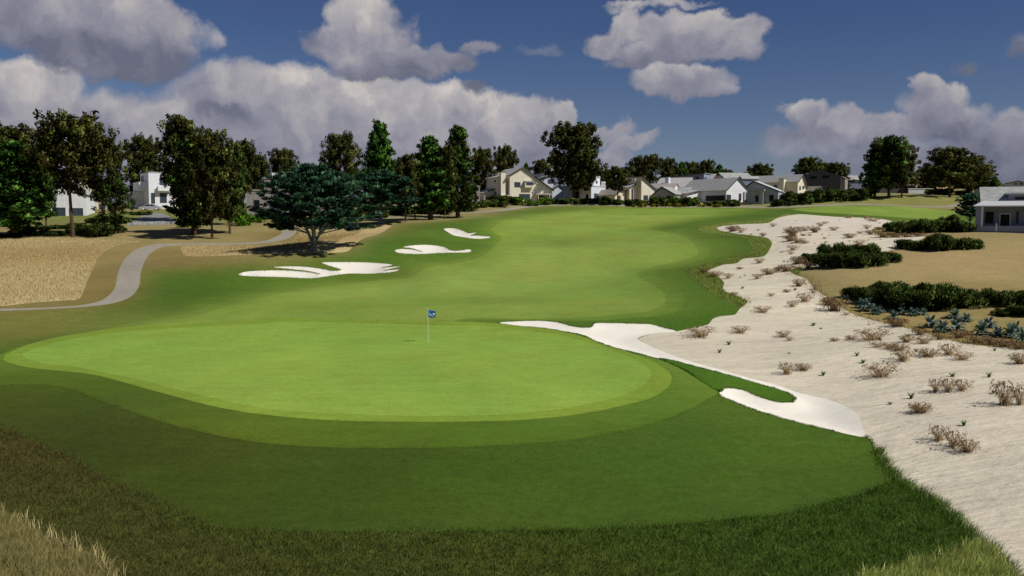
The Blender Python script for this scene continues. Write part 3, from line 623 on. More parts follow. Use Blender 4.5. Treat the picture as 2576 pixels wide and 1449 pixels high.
def make_cypress(seed, stems=6, layers=78, R0=.62):
    """wide flat-layered cypress with several pale stems, height 1"""
    rs = np.random.RandomState(seed); paths=[]; cl=[]
    paths.append([((0,0,0),.040),((0.0,0,.04),.029),((.002,0,.10),.024),((.006,0,.18),.015),((.01,0,.30),.009)])
    tips=[]
    for s in range(stems):
        a = s/stems*2*math.pi+rs.uniform(-.3,.3); o = rs.uniform(.16,.36); z0 = rs.uniform(.07,.15)
        p = [((.012*math.cos(a),.012*math.sin(a),z0),.014),((o*.40*math.cos(a),o*.40*math.sin(a),z0+.15),.0105),((o*.80*math.cos(a),o*.80*math.sin(a),z0+.30),.008),((o*math.cos(a),o*math.sin(a),z0+.46),.005)]
        paths.append(p); tips.append(p)
    for i in range(layers):
        u = (i+.5)/layers; z = .29+.67*u**1.02; a = i*2.399+rs.uniform(-.4,.4); prof = math.sqrt(max(.02,1-u**2.0)); L = R0*prof*rs.uniform(.55,1.08)
        if u<.12: L*=.9
        z += rs.uniform(-.02,.02)
        e = np.array([math.cos(a)*L,math.sin(a)*L,z]); b0 = np.array([e[0]*.12,e[1]*.12,max(.2,z-.12)])
        paths.append([(b0,.007),((b0+e)/2+np.array([0,0,.02]),.005),(e,.002)])
        for f in np.linspace(.55 if u<.22 else .30,1.0,6):
            for k in range(2):
                sw = rs.uniform(-.09,.09)*(.4+f); q = b0+(e-b0)*f+np.array([-math.sin(a)*sw,math.cos(a)*sw,rs.uniform(-.012,.03)]); cl.append((*q,rs.uniform(.032,.06)))
    for k in range(70):
        a=rs.uniform(0,6.28); r_=rs.uniform(0,.44); cl.append((math.cos(a)*r_,math.sin(a)*r_,.94+rs.uniform(-.10,.03)-r_*r_*.75,.055))
    cl=np.array(cl); tv,tf=tubes(paths,7)
    V,F,c,n = cloud(rs, cl, 54, .021, .27, CYPC, (.34,.32,.18,.16), np.array([0,0,.35]), up=.7, spread=.55, droopf=lambda o,d: o+d*.25+np.array([0,0,.22]), flat=.42)
    return (tv,tf),(V,F,c,n)
TREES = {}
def proto(key, data):
    (tv,tf),(V,F,c,n) = data
    TREES[key] = (np_mesh('trunk',tv,tf,M_barkg if key[0]=='C' else M_bark), np_mesh('crown',V,F,M_leaf,cols=c,normals=n,smooth=True))
proto('P1', make_pine(11,.42,.36,.02,sparse=1,dens=.85)); proto('P2', make_pine(12,.30,.30)); proto('P3', make_pine(13,.22,.36,nl=54,round_=.42)); proto('P4', make_pine(14,.42,.33,nl=40,sparse=1))
proto('P5', make_pine(15,.16,.40,nl=60,round_=.38)); proto('P6', make_pine(16,.20,.26,cols=MIXC,probs=(.3,.3,.25,.15),nl=56,round_=.6)); proto('P7', make_pine(17,.27,.44,nl=70,round_=.36,dens=1.1))
proto('Y1', make_pine(18,.15,.34,nl=30,round_=1.3,cols=MIXC,probs=(.3,.3,.15,.25),sparse=1,dens=.8))
proto('G1', make_conifer(21,.14,.21)); proto('G2', make_conifer(22,.20,.25)); proto('G3', make_conifer(23,.12,.19,cols=MIXC,probs=(.25,.4,.2,.15)))
proto('C1', make_cypress(31)); proto('C2', make_cypress(32,5,64,.5)); proto('C3', make_cypress(33,4,54,.46))
PW = {'P1':.36,'P2':.30,'P3':.36,'P4':.33,'P5':.40,'P6':.27,'P7':.44,'Y1':.30,'G1':.19,'G2':.23,'G3':.17,'C1':.64,'C2':.52,'C3':.48}
TN = {'P':('pine_tree','pine tree'),'Y':('pine_tree','pine tree'),'G':('conifer_tree','conifer'),'C':('cypress_tree','cypress')}
def tree(key, u, vtop, width, label, base=None, Y=None, group=None, rz=None):
    """u, base or distance, top and width as seen -> real place, height and spread"""
    if Y is None: p = G(u,base); Y = p.y
    else: p = GY(u,Y)
    top = pt(u,vtop,Y).z; h = max(1,top-p.z); w = width*Y/FPX/2/PW[key]*1.02
    nm,cat = TN[key[0]]; r = empty(nm, (p.x,p.y,p.z-.05), R((u*37)%360) if rz is None else rz); r.scale = (w,w,h)
    tm,cm = TREES[key]; link('trunk',tm,r); link('crown',cm,r)
    tag(r,label,cat,group); return r
gL = 'pines left of the cart path'; gB = 'pines behind the houses'; gM='trees left of the fairway end'; gR='trees on the far right rise'
T = tree
T('P5',20,326,190,'dark pine rising behind the bright green conifer at the left edge of the view',Y=175,group=gL)
T('G1',38,358,150,'bright green conifer at the left edge of the view, branches down to the bushes',base=599,group='bright green conifers')
T('P1',184,302,190,'tall pine with a long bare trunk on the dry grass, tallest at the far left',base=596,group=gL)
T('P4',262,358,115,'dark pine just right of the tall bare-trunked pine, its lean trunk among bushes',base=589,group=gL,rz=1)
T('P6',118,392,58,'dark pine in front of the white gable house on the left',Y=158,group=gL)
T('Y1',291,440,90,'young pine with drooping lower branches beside the driveway wall',base=588,group=gL)
T('P5',362,352,95,'pine rising directly behind the white modern house',Y=240,group=gB)
T('P2',462,302,112,'tall dark pine right of the driveway, crown highest of the middle-left group',Y=172,group=gL)
T('G3',488,342,108,'dark green conifer with a forked trunk right of the driveway',base=590,group=gL)
T('P3',534,340,118,'broad dark pine with a straight pale trunk nearest the cart path',base=601,group=gL)
T('P6',578,372,80,'slim pine with a thin trunk right of the broad pale-trunked pine',base=588,group=gL)
T('P4',612,365,78,'pine above the grey board house, crown lifted on a thin trunk',base=566,group=gL)
T('P2',652,396,62,'small dark pine left of the grey board house roof',Y=200,group=gL)
T('P3',717,380,76,'round-headed pine behind the grey board house',Y=225,group=gB)
T('P5',860,346,98,'rounded dark pine standing behind the wide cypress',Y=215,group=gB)
T('G2',957,308,104,'bright green spire conifer rising behind the smaller cypress',Y=195,group='bright green conifers')
T('C1',790,408,315,'wide blue-green cypress with many pale stems on the dry grass by the path bend',base=631,group='blue-green cypresses',rz=.6)
T('C2',957,425,205,'smaller blue-green cypress behind the wide one at the fairway edge',base=563,group='blue-green cypresses',rz=2.1)
T('P2',1021,396,70,'brown-green pine with a bare reddish trunk just right of the smaller cypress',base=557,group=gM)
T('P4',1044,415,55,'thin-trunked pine between the smaller cypress and the bright green conifer',base=553,group=gM)
T('G1',1083,346,118,'bright green conifer with low limbs, leftmost pair of trunks left of the fairway end',base=553,group='bright green conifers')
T('G3',1152,318,88,'tall dark green spire conifer right of the bright green one',base=549,group=gM)
T('P3',1119,372,60,'dark pine between the bright green conifer and the dark spire',base=551,group=gM)
T('P5',1214,380,68,'dark pine in front of the grey board shed and the mauve house',Y=240,group=gM)
T('P5',1271,374,66,'round dark pine behind the left side of the cream gable house',Y=262,group=gB)
T('G2',1324,411,34,'small green conifer tip above the roof of the cream gable house',Y=285,group=gB)
T('P3',1361,405,56,'small round pine behind the pale blue-white house',Y=285,group=gB)
T('P7',1444,324,144,'huge broad pine between the pale blue-white house and the white terrace house',base=507.5,group=gM)
T('P2',1455,395,70,'slender pine standing close beside the huge broad pine',Y=232,group=gM)
T('P5',1517,430,60,'low dark pine behind the white terrace house',Y=265,group=gB)
T('P4',1553,424,66,'small open pine in front of the low cream house with the slanting tower',base=513.5,group=gM)
T('P5',1607,400,70,'dark pine behind the slanting cream tower',Y=285,group=gB)
T('P4',1634,394,50,'pine with a pale bare trunk behind the chimney house',Y=270,group=gB)
for k,(u,vt,w,Y,key,lb) in enumerate([(1680,404,60,300,'P5','rounded pine left of the blue-grey box house'),(1713,408,44,305,'G2','green conifer crown peeping over the tree row behind the blue-grey box house'),(1738,411,56,310,'P3','dark pine just above the blue-grey box house roof'),
  (1775,408,50,305,'P5','dark pine behind the right end of the blue-grey box house'),(1806,415,46,300,'G2','green conifer at the right end of the tree row behind the houses'),(1828,430,36,290,'P5','low pine behind the hipped shingle roof'),(1908,417,74,280,'P5','round dark pine alone right of the hipped shingle roof'),
  (2028,401,70,270,'P5','tall round pine behind the right cream house'),(2068,412,60,275,'P3','pine directly behind the charred board house'),(2102,414,66,268,'P5','spreading pine right of the charred board house')]):
    T(key,u,vt,w,lb,Y=Y,group=gB)
T('P5',1495,440,60,'low dark pine behind the railing of the white terrace house',Y=275,group=gB)
T('P5',1575,436,60,'low dark pine left of the slanting cream tower, far behind',Y=295,group=gB)
T('G2',2200,370,72,'green conifer at the left of the tall right-hand tree group',base=497,group=gR)
T('P6',2236,347,98,'tallest pine of the right-hand group, dark crown over a straight trunk',base=497,group=gR)
T('P3',2268,370,74,'right pine of the tall right-hand group, on the rise above the green',base=496,group=gR)
T('P5',2330,420,70,'low dark pine behind the white garden wall',Y=262,group=gR)
T('P3',2389,376,108,'broad pine with a pale trunk, tallest of the far right clump',base=495,group=gR)
T('P5',2430,396,100,'broad dark pine in the far right clump, right of the pale-trunked one',Y=236,group=gR)
T('P3',2462,418,66,'outer pine of the far right clump, nearest the hills',Y=240,group=gR)
T('G2',2497,444,34,'small conifer right of the far right clump, in front of the hills',Y=225,group='bright green conifers')
T('C3',2440,483,84,'small blue-green cypress beside the grey porch house on the right',base=563,group='blue-green cypresses')

# ---- shrubs
def blades_mesh(rs, base, h, w, lean, cols, seg=2, tipw=.0, normal_up=.6):
    """upright tapered blades: base (n,3), height, width, lean (n,2)"""
    n=len(base); a=rs.uniform(0,math.pi,n); wx=np.stack([np.cos(a),np.sin(a),np.zeros(n)],1)*(w/2)[:,None]
    P=[]; 
    for k in range(seg+1):
        f=k/seg; c=base+np.stack([lean[:,0]*f*f,lean[:,1]*f*f,h*(f-.22*f*f*np.clip(np.hypot(lean[:,0],lean[:,1])/h,0,1))],1)
        ww=(1-f)**.7 if f<1 else tipw
        P += [c-wx*ww,c+wx*ww]
    V=np.stack(P,1).reshape(-1,3); m=2*(seg+1)
    F=[]
    for k in range(seg): F.append(np.stack([np.arange(n)*m+2*k,np.arange(n)*m+2*k+1,np.arange(n)*m+2*k+3,np.arange(n)*m+2*k+2],1))
    nn=np.stack([lean[:,0]/h*.5+rs.normal(size=n)*.25,lean[:,1]/h*.5+rs.normal(size=n)*.25-.25,np.full(n,normal_up)],1); nn/=np.linalg.norm(nn,axis=1)[:,None]
    return V,np.concatenate(F),np.repeat(cols,m,0),np.repeat(nn,m,0)
SHR=[col_l((71,91,39)),col_l((93,119,50)),col_l((54,65,30)),col_l((119,149,67)),col_l((99,95,50))]
def make_shrub(seed, n=3400, cols=SHR, probs=(.34,.24,.2,.12,.10), leaf=.055, asp=.28, squash=.55, upright=1.0):
    """mound of upright sprigs, about 1 wide and .5 high"""
    rs=np.random.RandomState(seed); nb=16; cl=[(rs.uniform(-.34,.34),rs.uniform(-.3,.3),rs.uniform(.08,.30),rs.uniform(.12,.2)) for _ in range(nb)]
    cl=np.array(cl); cl[:,2]*=squash/.55; pick=rs.randint(0,nb,n); d=rs.normal(size=(n,3)); d/=np.linalg.norm(d,axis=1)[:,None]; d[:,2]=np.abs(d[:,2])*.9+ -.25*(rs.uniform(size=n)<.3)
    C=cl[pick]; cen=C[:,:3]+d*(C[:,3]*rs.uniform(.55,1.02,n))[:,None]*np.array([1,1,.9]); cen[:,2]=np.maximum(cen[:,2],.01); lowk=rs.uniform(size=n)<.22; cen[lowk,2]*=rs.uniform(.1,.8,lowk.sum())
    nm=d+(cen-np.array([0,0,-.1]))*.8; nm[:,2]+=.15; nm/=np.linalg.norm(nm,axis=1)[:,None]
    sub=rs.randint(0,nb*9,n); cc=np.array(cols)[rs.choice(len(cols),nb*9,p=probs)][ (pick*9+sub%9) ]*rs.uniform(.75,1.25,(n,1))
    V,F,c,nn=leaf_quads(rs,cen,leaf,asp,nm,.6,cc,droop=np.array([0,0,1.0])*upright+d*.5)
    return np_mesh('foliage',V,F,M_leaf,cols=c,normals=nn)
HEDC=[col_l((96,118,50)),col_l((118,142,62)),col_l((76,92,42)),col_l((144,168,82))]
LIMC=[col_l((124,172,46)),col_l((104,150,40)),col_l((142,190,58))]
SHRM=[make_shrub(s,2800) for s in (41,42,43)]
SHRN=[make_shrub(s,5200,leaf=.042,asp=.26) for s in (51,52,53)]
HEDM=[make_shrub(s,2600,HEDC,(.4,.3,.15,.15),.055,.5,.8,.4) for s in (44,45,49)]
LIMM=[make_shrub(46,1500,LIMC,(.4,.3,.3),.05,.5,.75,.4)]
PALM_=[make_shrub(47,1200,[col_l((96,112,72)),col_l((74,92,52)),col_l((60,74,40))],(.3,.4,.3),.05,.35,.7,.8)]
YELM=[make_shrub(48,900,[col_l((196,180,60)),col_l((160,150,50)),col_l((92,104,40)),col_l((214,198,90))],(.35,.2,.3,.15),.05,.5,.6,.6)]
def shrub(meshes, u, vb, w, h, label, group, i=0, name='shrub', cat='shrub', Y=None):
    p = G(u,vb) if Y is None else GY(u,Y); s=p.y/FPX
    o = bpy.data.objects.new(name, meshes[i%len(meshes)]); COL.objects.link(o); o.location=(p.x,p.y+.15*w*s,p.z-.03); o.rotation_euler=(0,0,(u*1.7)%6.28); o.scale=(w*s*1.30,w*s*1.15,h*s*2.1)
    tag(o,label,cat,group); return o
ORD=['first','second','third','fourth','fifth','sixth','seventh','eighth','ninth','tenth','eleventh','twelfth','thirteenth','fourteenth']
def row(meshes, items, what, where, group, **k):
    items=sorted(items); n=len(items)
    for i,(u,vb,w,h) in enumerate(items):
        h*=(1.0,1.22,.88,1.1,.8,1.15)[int(u)%6]*(.76 if meshes is HEDM else 1.0); w*=(1.05,.9,1.15)[int(u)%3]
        pos='leftmost' if i==0 else 'rightmost' if i==n-1 else ORD[i]+' from the left'
        shrub(meshes,u,vb,w,h,f'{what}, {pos} {where}',group,i,**k)
# near-right dark scrub
row(SHRN,[(2050,661,72,38),(2100,672,84,46),(2148,673,92,52),(2200,670,84,46),(2238,661,58,36),(2115,655,80,46),(2175,655,90,48)],'dark spiky shrub','of the mound beside the upper sand','dark shrubs at the sand edge')
row(SHRN,[(2166,752,80,40),(2210,764,96,56),(2262,775,104,66),(2318,780,112,72),(2375,777,110,70),(2432,772,100,62),(2488,764,90,54),(2540,768,96,54),(2600,765,90,50),(2240,745,90,48),(2350,750,100,52)],'big dark spiky shrub','of the long nearest bank','dark shrubs of the nearest bank')
row(SHRN,[(2530,795,58,30),(2580,796,66,36)],'low dark shrub','of the pair at the right edge below the long bank','low dark shrubs at the right edge')
row(SHRM,[(2280,624,54,26),(2320,628,66,36),(2365,631,74,42),(2412,629,72,38),(2450,625,48,32)],'dark bushy shrub','of the mound on the tan field','dark shrubs on the tan field')
row(SHRM,[(2245,583,50,24),(2285,587,62,30),(2325,586,60,36),(2370,583,60,32),(2415,584,66,30),(2395,572,50,30)],'dark green shrub','of the row left of the porch house','shrubs left of the porch house')
row(HEDM,[(2475,583,30,12),(2515,584,34,13),(2550,585,34,14),(2585,585,30,13)],'low shrub','along the foot of the porch house','shrubs at the porch house')
# right far hedges
row(SHRM,[(1962,518,42,20),(1990,514,48,26),(2022,511,50,30),(2050,508,50,32),(2075,506,50,32),(2102,505,48,28),(1985,506,44,24),(2020,502,44,24),(2055,499,44,22)],'spreading green shrub','of the bank below the right cream house','shrubs below the right cream house')
row(SHRM,[(2130,505,50,22),(2160,504,54,28),(2178,500,40,24),(2120,494,40,24),(2150,492,50,24),(2185,491,30,20)],'dense dark shrub','of the clump left of the tall trees','shrubs left of the tall right trees')
row(HEDM,[(2345,488,36,14),(2375,490,40,16),(2310,486,30,10),(2420,491,40,16)],'low dark shrub','along the white garden wall','shrubs by the white garden wall')
row(PALM_,[(1985,518,22,11),(2008,516,22,11),(2030,515,22,11),(2065,510,26,12)],'pale green low shrub','before the bank below the cream house','pale shrubs below the bank')
# in front of the houses
row(HEDM,[(1250,509,40,24),(1272,512,36,22),(1296,512,34,20),(1230,520,40,20),(1205,523,36,18),(1258,522,42,24),(1180,528,36,16)],'dark green bush','before the left end of the cream gable house','bushes left of the cream gable house')
row(LIMM,[(1315,517,42,18),(1342,517,40,17),(1375,515,42,16)],'bright lime green hedge bush','in front of the cream gable house','lime hedge bushes')
row(HEDM,[(1303,516,28,20),(1330,505,30,14)],'dark round bush','beside the lime hedge','dark bushes by the lime hedge')
row(HEDM,[(1402,514,44,20),(1432,513,46,22),(1462,513,44,20),(1490,512,36,18),(1525,514,44,20),(1552,514,44,18),(1598,516,40,20),(1624,517,40,20)],'dark rounded bush','from huge pine to slanting tower','bushes by the low cream house')
row(HEDM,[(1655,517,40,22),(1678,517,34,16),(1705,518,36,18),(1733,518,44,22),(1780,518,30,16),(1798,518,32,18),(1820,518,34,16),(1843,519,38,18)],'dark round bush','before the twin gable and white clapboard houses','bushes before the white clapboard house')
row(LIMM,[(1703,512,30,16)],'bright green bush','before the twin gable house','bright bush'); 
row(YELM,[(1617,519.3,32,10),(1650,519.6,28,9),(1688,519.6,44,13),(1720,519.8,26,10),(1768,520,28,10),(1802,520,38,10),(1590,519,22,8)],'low clump of yellow flowers','along the house fronts','yellow flower clumps',name='flower_clump',cat='flowers')
row(YELM,[(690,541,26,8),(720,540,28,8),(785,542,30,9)],'yellow flower clump','beneath the grey board house','yellow flowers at the grey board house',name='flower_clump',cat='flowers')
row(HEDM,[(935,549,60,28),(1010,540,60,26),(1060,538,60,26),(1110,540,60,26),(1160,532,50,20),(1185,530,44,20),(680,545,46,20),(740,545,50,18),(820,545,60,20),(880,545,60,24)],'dark hedge bush','in the line behind the cypresses','hedge bushes behind the cypresses')
row(PALM_,[(965,538,50,22),(985,541,40,20)],'pale leafy bush','right of the smaller cypress stem','pale bushes by the smaller cypress')
# left
row(SHRM,[(110,592,50,16),(150,594,50,16),(212,592,60,30),(245,595,66,34),(285,588,56,26),(60,594,56,18),(20,600,56,18)],'dark bush','under the pines at the edge of the dry grass','bushes under the left pines')
row(HEDM,[(150,576,50,12),(195,574,52,14),(238,562,56,26),(270,560,52,26),(300,563,44,20),(105,580,50,14),(45,585,60,18),(340,541,38,14),(362,541,30,13)],'leafy green bush','between the white gable house and the driveway','bushes before the left houses')
row(LIMM,[(470,572,36,34),(605,569,40,34),(650,560,34,26),(2360,578,40,30)],'fresh green young bush','among the darker trunks and shrubs','fresh green bushes')
row(PALM_,[(90,597,40,16),(130,596,44,18),(175,592,36,16)],'pale green bush','at the very edge of the dry grass','pale bushes by the dry grass')

# ---- plants in the sand
def make_clump(seed, n=75, tall=1.0, cols=((176,146,106),(202,172,130),(150,120,84),(218,192,152))):
    rs=np.random.RandomState(seed); a=rs.uniform(0,6.28,n); r=rs.uniform(0,.24,n); base=np.stack([np.cos(a)*r*1.3,np.sin(a)*r,np.zeros(n)],1)
    h=rs.uniform(.45,1.0,n)*.75*tall; L=rs.uniform(.08,.42,n); lean=np.stack([np.cos(a)*L,np.sin(a)*L],1)+rs.normal(size=(n,2))*.07
    cc=np.array([alb(*c) for c in cols])[rs.randint(0,len(cols),n)]*rs.uniform(.75,1.15,(n,1))
    V,F,c,nn=blades_mesh(rs,base,h,np.full(n,.024),lean,cc,3,.3)
    # nodding seed heads: a few small faces past each tip
    tip=base+np.stack([lean[:,0],lean[:,1],h*(1-.22*np.clip(np.hypot(lean[:,0],lean[:,1])/h,0,1))],1); k=5
    t=np.repeat(tip,k,0); f=np.tile(np.arange(k)/k,n)[:,None]; ln=np.repeat(lean/(np.linalg.norm(lean,axis=1)[:,None]+1e-6),k,0)
    cen=t+np.concatenate([ln*f*.12,-.13*f*f+.01*f],1)+rs.normal(size=t.shape)*.012
    nm=rs.normal(size=cen.shape)*.5+np.array([0,-.3,.8]); nm/=np.linalg.norm(nm,axis=1)[:,None]
    V2,F2,c2,n2=leaf_quads(rs,cen,np.full(len(cen),.036),.55,nm,.8,np.repeat(cc,k,0)*1.08)
    return np_mesh('stems',np.vstack([V,V2]),np.vstack([F,F2+len(V)]),M_blade,cols=np.vstack([c,c2]),normals=np.vstack([nn,n2]))
CLM=[make_clump(s,n,t) for s,n,t in ((61,120,1),(62,150,.9),(63,95,1.05))]
CLD=[make_clump(64,170,.9,((158,128,92),(138,110,76),(176,146,108))),make_clump(65,150,.9,((162,132,96),(142,114,80),(180,152,112)))]
def make_sprout(seed, cols=((82,128,56),(104,150,70),(66,104,46),(160,168,92))):
    rs=np.random.RandomState(seed); n=34; a=rs.uniform(0,6.28,n); base=np.stack([np.cos(a)*.03,np.sin(a)*.03,np.zeros(n)],1); L=rs.uniform(.15,.5,n)
    cc=np.array([alb(*c) for c in cols])[rs.randint(0,len(cols),n)]
    V,F,c,nn=blades_mesh(rs,base,rs.uniform(.25,.62,n),np.full(n,.11),np.stack([np.cos(a)*L,np.sin(a)*L],1),cc,3,.0)
    return np_mesh('leaves',V,F,M_blade,cols=c,normals=nn)
SPM=[make_sprout(s) for s in (71,72)]
def make_agave(seed):
    rs=np.random.RandomState(seed); VV=[];FF=[];CC=[];NN=[];m=0; pal=[alb(104,130,124),alb(82,106,98),alb(70,94,64),alb(132,152,146)]
    for i in range(46):
        a=i*2.399+rs.uniform(-.2,.2); L=rs.uniform(.5,.95); el=rs.uniform(.25,1.25); col=np.array(pal[rs.randint(4)])*rs.uniform(.85,1.1)
        d=np.array([math.cos(a),math.sin(a)]); s=np.array([-d[1],d[0]]); k=7
        for j in range(k):
            f=j/(k-1); r_=L*math.cos(el)*f; z=.04+L*math.sin(el)*f-.45*L*f**2.4; w=.125*L*math.sin(math.pi*min(1,f*.9+.08))**.7*(1.0 if j%2 else .55)
            if j==k-1: w=.004
            c=d*r_
            for sg in (-1,1): VV.append((c[0]+s[0]*w*sg,c[1]+s[1]*w*sg,z+.02*abs(sg)))
            CC += [col,col]; nrm=np.array([-d[0]*.35,-d[1]*.35,.9]); NN += [nrm,nrm]
            if j<k-1: FF.append((m+2*j,m+2*j+1,m+2*j+3,m+2*j+2))
        m += 2*k
    return np_mesh('leaves',np.array(VV),np.array(FF),M_leaf,cols=np.array(CC))
AGM=[make_agave(s) for s in (81,82,83)]
def place(meshes, u, vb, w, h, label, group, name, cat, i, wm, hm):
    p=G(u,vb); s=p.y/FPX; o=bpy.data.objects.new(name,meshes[i%len(meshes)]); COL.objects.link(o); o.location=(p.x,p.y,p.z-.02); o.rotation_euler=(0,0,(i*2.1)%6.28)
    k=w*s/wm; o.scale=(k,k,h*s/hm*1.05); tag(o,label,cat,group)
def zz(L): return [(x*.375+1610,y*.375+523.2,w*.375,h*.375) for x,y,w,h in L]
def bands(items):
    """sort plants into rows by depth so that every one can be pointed to"""
    it=sorted(items,key=lambda t:-t[1]); out=[]; k=0
    names=['nearest','second nearest','third nearest','fourth nearest','fifth nearest','sixth nearest','seventh nearest','eighth nearest','ninth nearest','tenth nearest','eleventh nearest','twelfth nearest','thirteenth nearest','fourteenth nearest']
    per=6
    for b in range(0,len(it),per):
        g=sorted(it[b:b+per]); 
        for j,x in enumerate(g): out.append((x,names[min(b//per,13)],'leftmost' if j==0 else 'rightmost' if j==len(g)-1 else ORD[j]+' from the left'))
    return out
DRY=zz([(400,865,150,80),(670,838,95,55),(960,865,80,50),(1005,890,50,30),(1305,893,55,30),(1415,882,65,35),(1555,885,180,85),(1785,900,80,60),(1900,910,110,62),(1590,935,90,45),(1665,945,90,50),(1735,955,110,60),(1770,1025,150,100),(1930,997,120,70),(2075,985,130,80),(2160,1018,120,60),(2545,1045,110,90),(990,1115,110,85),(1095,1090,90,60),(1610,1132,180,100),(1880,1370,120,75),
 (820,700,95,50),(1025,662,75,42),(1110,628,110,62),(1165,570,50,30),(1385,718,45,22),(985,565,45,28),(880,592,40,28),(630,585,50,28),(1065,525,70,60),(1180,545,60,40),(790,475,70,38),(865,445,90,50),(1050,410,50,30),(595,472,60,38),(505,460,90,45),(670,410,40,20),(800,370,55,40),(1015,310,45,22),(1030,283,80,36),(950,300,25,12),(1245,103,35,15),(895,125,45,25),(825,188,40,28),(680,165,60,35),(795,152,25,12),(1300,150,55,30),(1240,207,28,14),(1250,232,25,12),(1405,200,70,38),(1470,247,65,38),(1475,172,40,22),(1525,140,50,30),(1395,68,60,25),(1515,72,45,25),(1560,90,80,28),(1605,103,20,8),(1105,155,60,40),(1210,122,45,30),(1095,187,35,20),(1140,186,28,16),(1060,232,80,40),(1105,236,50,20)])
DRY+=[(2355,986,34,36),(2386,985,40,36),(2422,982,46,30),(2530,1018,66,64),(2566,1018,40,46),(2314,1038,44,28),(2362,1108,44,42),(2400,1124,50,44),(2432,1136,46,40)]
for (u,v,w,h),a,b_ in bands(DRY):
    i=int(u*7+v)%3; size='tall' if h>26 else 'small' if h<11 else 'mid-sized'
    place(CLM,u,v,w,h,f'{size} dry grass clump on sand, {b_} in the {a} band','dry grass clumps on the sand','dry_grass_clump','dry grass',i,.95,.80)
DRY2=zz([(1305,690,130,100),(1270,650,90,60),(980,425,100,50),(930,420,50,30),(430,440,60,40),(1055,378,80,60),(1130,405,80,62),(625,157,75,45),(1025,190,90,75),(1010,222,70,50),(1175,165,60,45),(1730,795,120,65),(1545,178,60,34),(1630,197,90,44),(1710,196,90,34),(1790,194,90,30),(1870,190,90,28),(1880,850,90,50),(2010,882,80,50),(2150,870,110,60),(2260,905,120,60),(2360,915,110,60),(2450,930,110,60),(2550,945,110,60),(1610,145,60,22)])
for (u,v,w,h),a,b_ in bands(DRY2):
    place(CLD,u,v,w,h,f'brown grass clump at sand rim, {b_} in the {a} band','dense brown clumps at the sand rim','dry_grass_clump','dry grass',int(u)%2,.95,.72)
SPR=zz([(595,918,55,38),(533,972,50,38),(1000,978,36,18),(1163,790,55,32),(1213,812,30,17),(1535,783,28,15),(1455,992,55,38),(1495,1042,58,40),(1228,1125,58,45),(1795,862,70,28),(1610,887,45,25),(1850,965,40,25),(2095,1130,75,38),(2340,1135,65,48),(2378,958,45,30),(1818,1278,80,60),(1677,1318,55,28),(688,540,38,22),(1040,552,38,25),(965,362,30,18),(990,365,26,16),(670,467,25,14),(702,455,25,14),(745,177,30,10),(1043,89,16,9),(1337,82,18,10),(1157,120,20,11),(1222,182,14,12),(1268,185,18,10),(1530,219,18,12),(1615,214,22,10),(1405,224,25,12),(1176,240,18,8),(1580,255,16,10),(600,450,20,10)])+[(2424,1071,24,22),(2500,990,22,16)]
for (u,v,w,h),a,b_ in bands(SPR):
    place(SPM,u,v,w,h,f'green sprout on bare sand, {b_} in the {a} band','green sprouts on the sand','sprout','small plant',int(u)%2,.85,.62)
AG=zz([(1480,670,60,60),(1530,690,90,85),(1590,710,80,60),(1700,745,70,55),(1760,715,60,50),(1840,720,80,55),(1900,715,60,40),(1950,800,110,80),(2030,830,110,85),(2110,740,100,60),(2120,820,110,80),(2190,760,80,60),(2290,850,110,90),(2340,800,100,70),(2400,860,100,70),(2480,870,110,90),(2520,850,90,90),(2570,900,90,100),(1380,612,50,28)])
for i,(u,v,w,h) in enumerate(sorted(AG)):
    place(AGM,u,v,w,h,f'blue-grey leafy plant below the dark shrub bank, {"leftmost" if i==0 else "rightmost" if i==len(AG)-1 else ORD[i]+" from the left" if i<14 else ["fifth","fourth","third","second"][i-14]+" from the right"}','blue-grey leafy plants','leafy_plant','leafy plant',i,.95,.46)
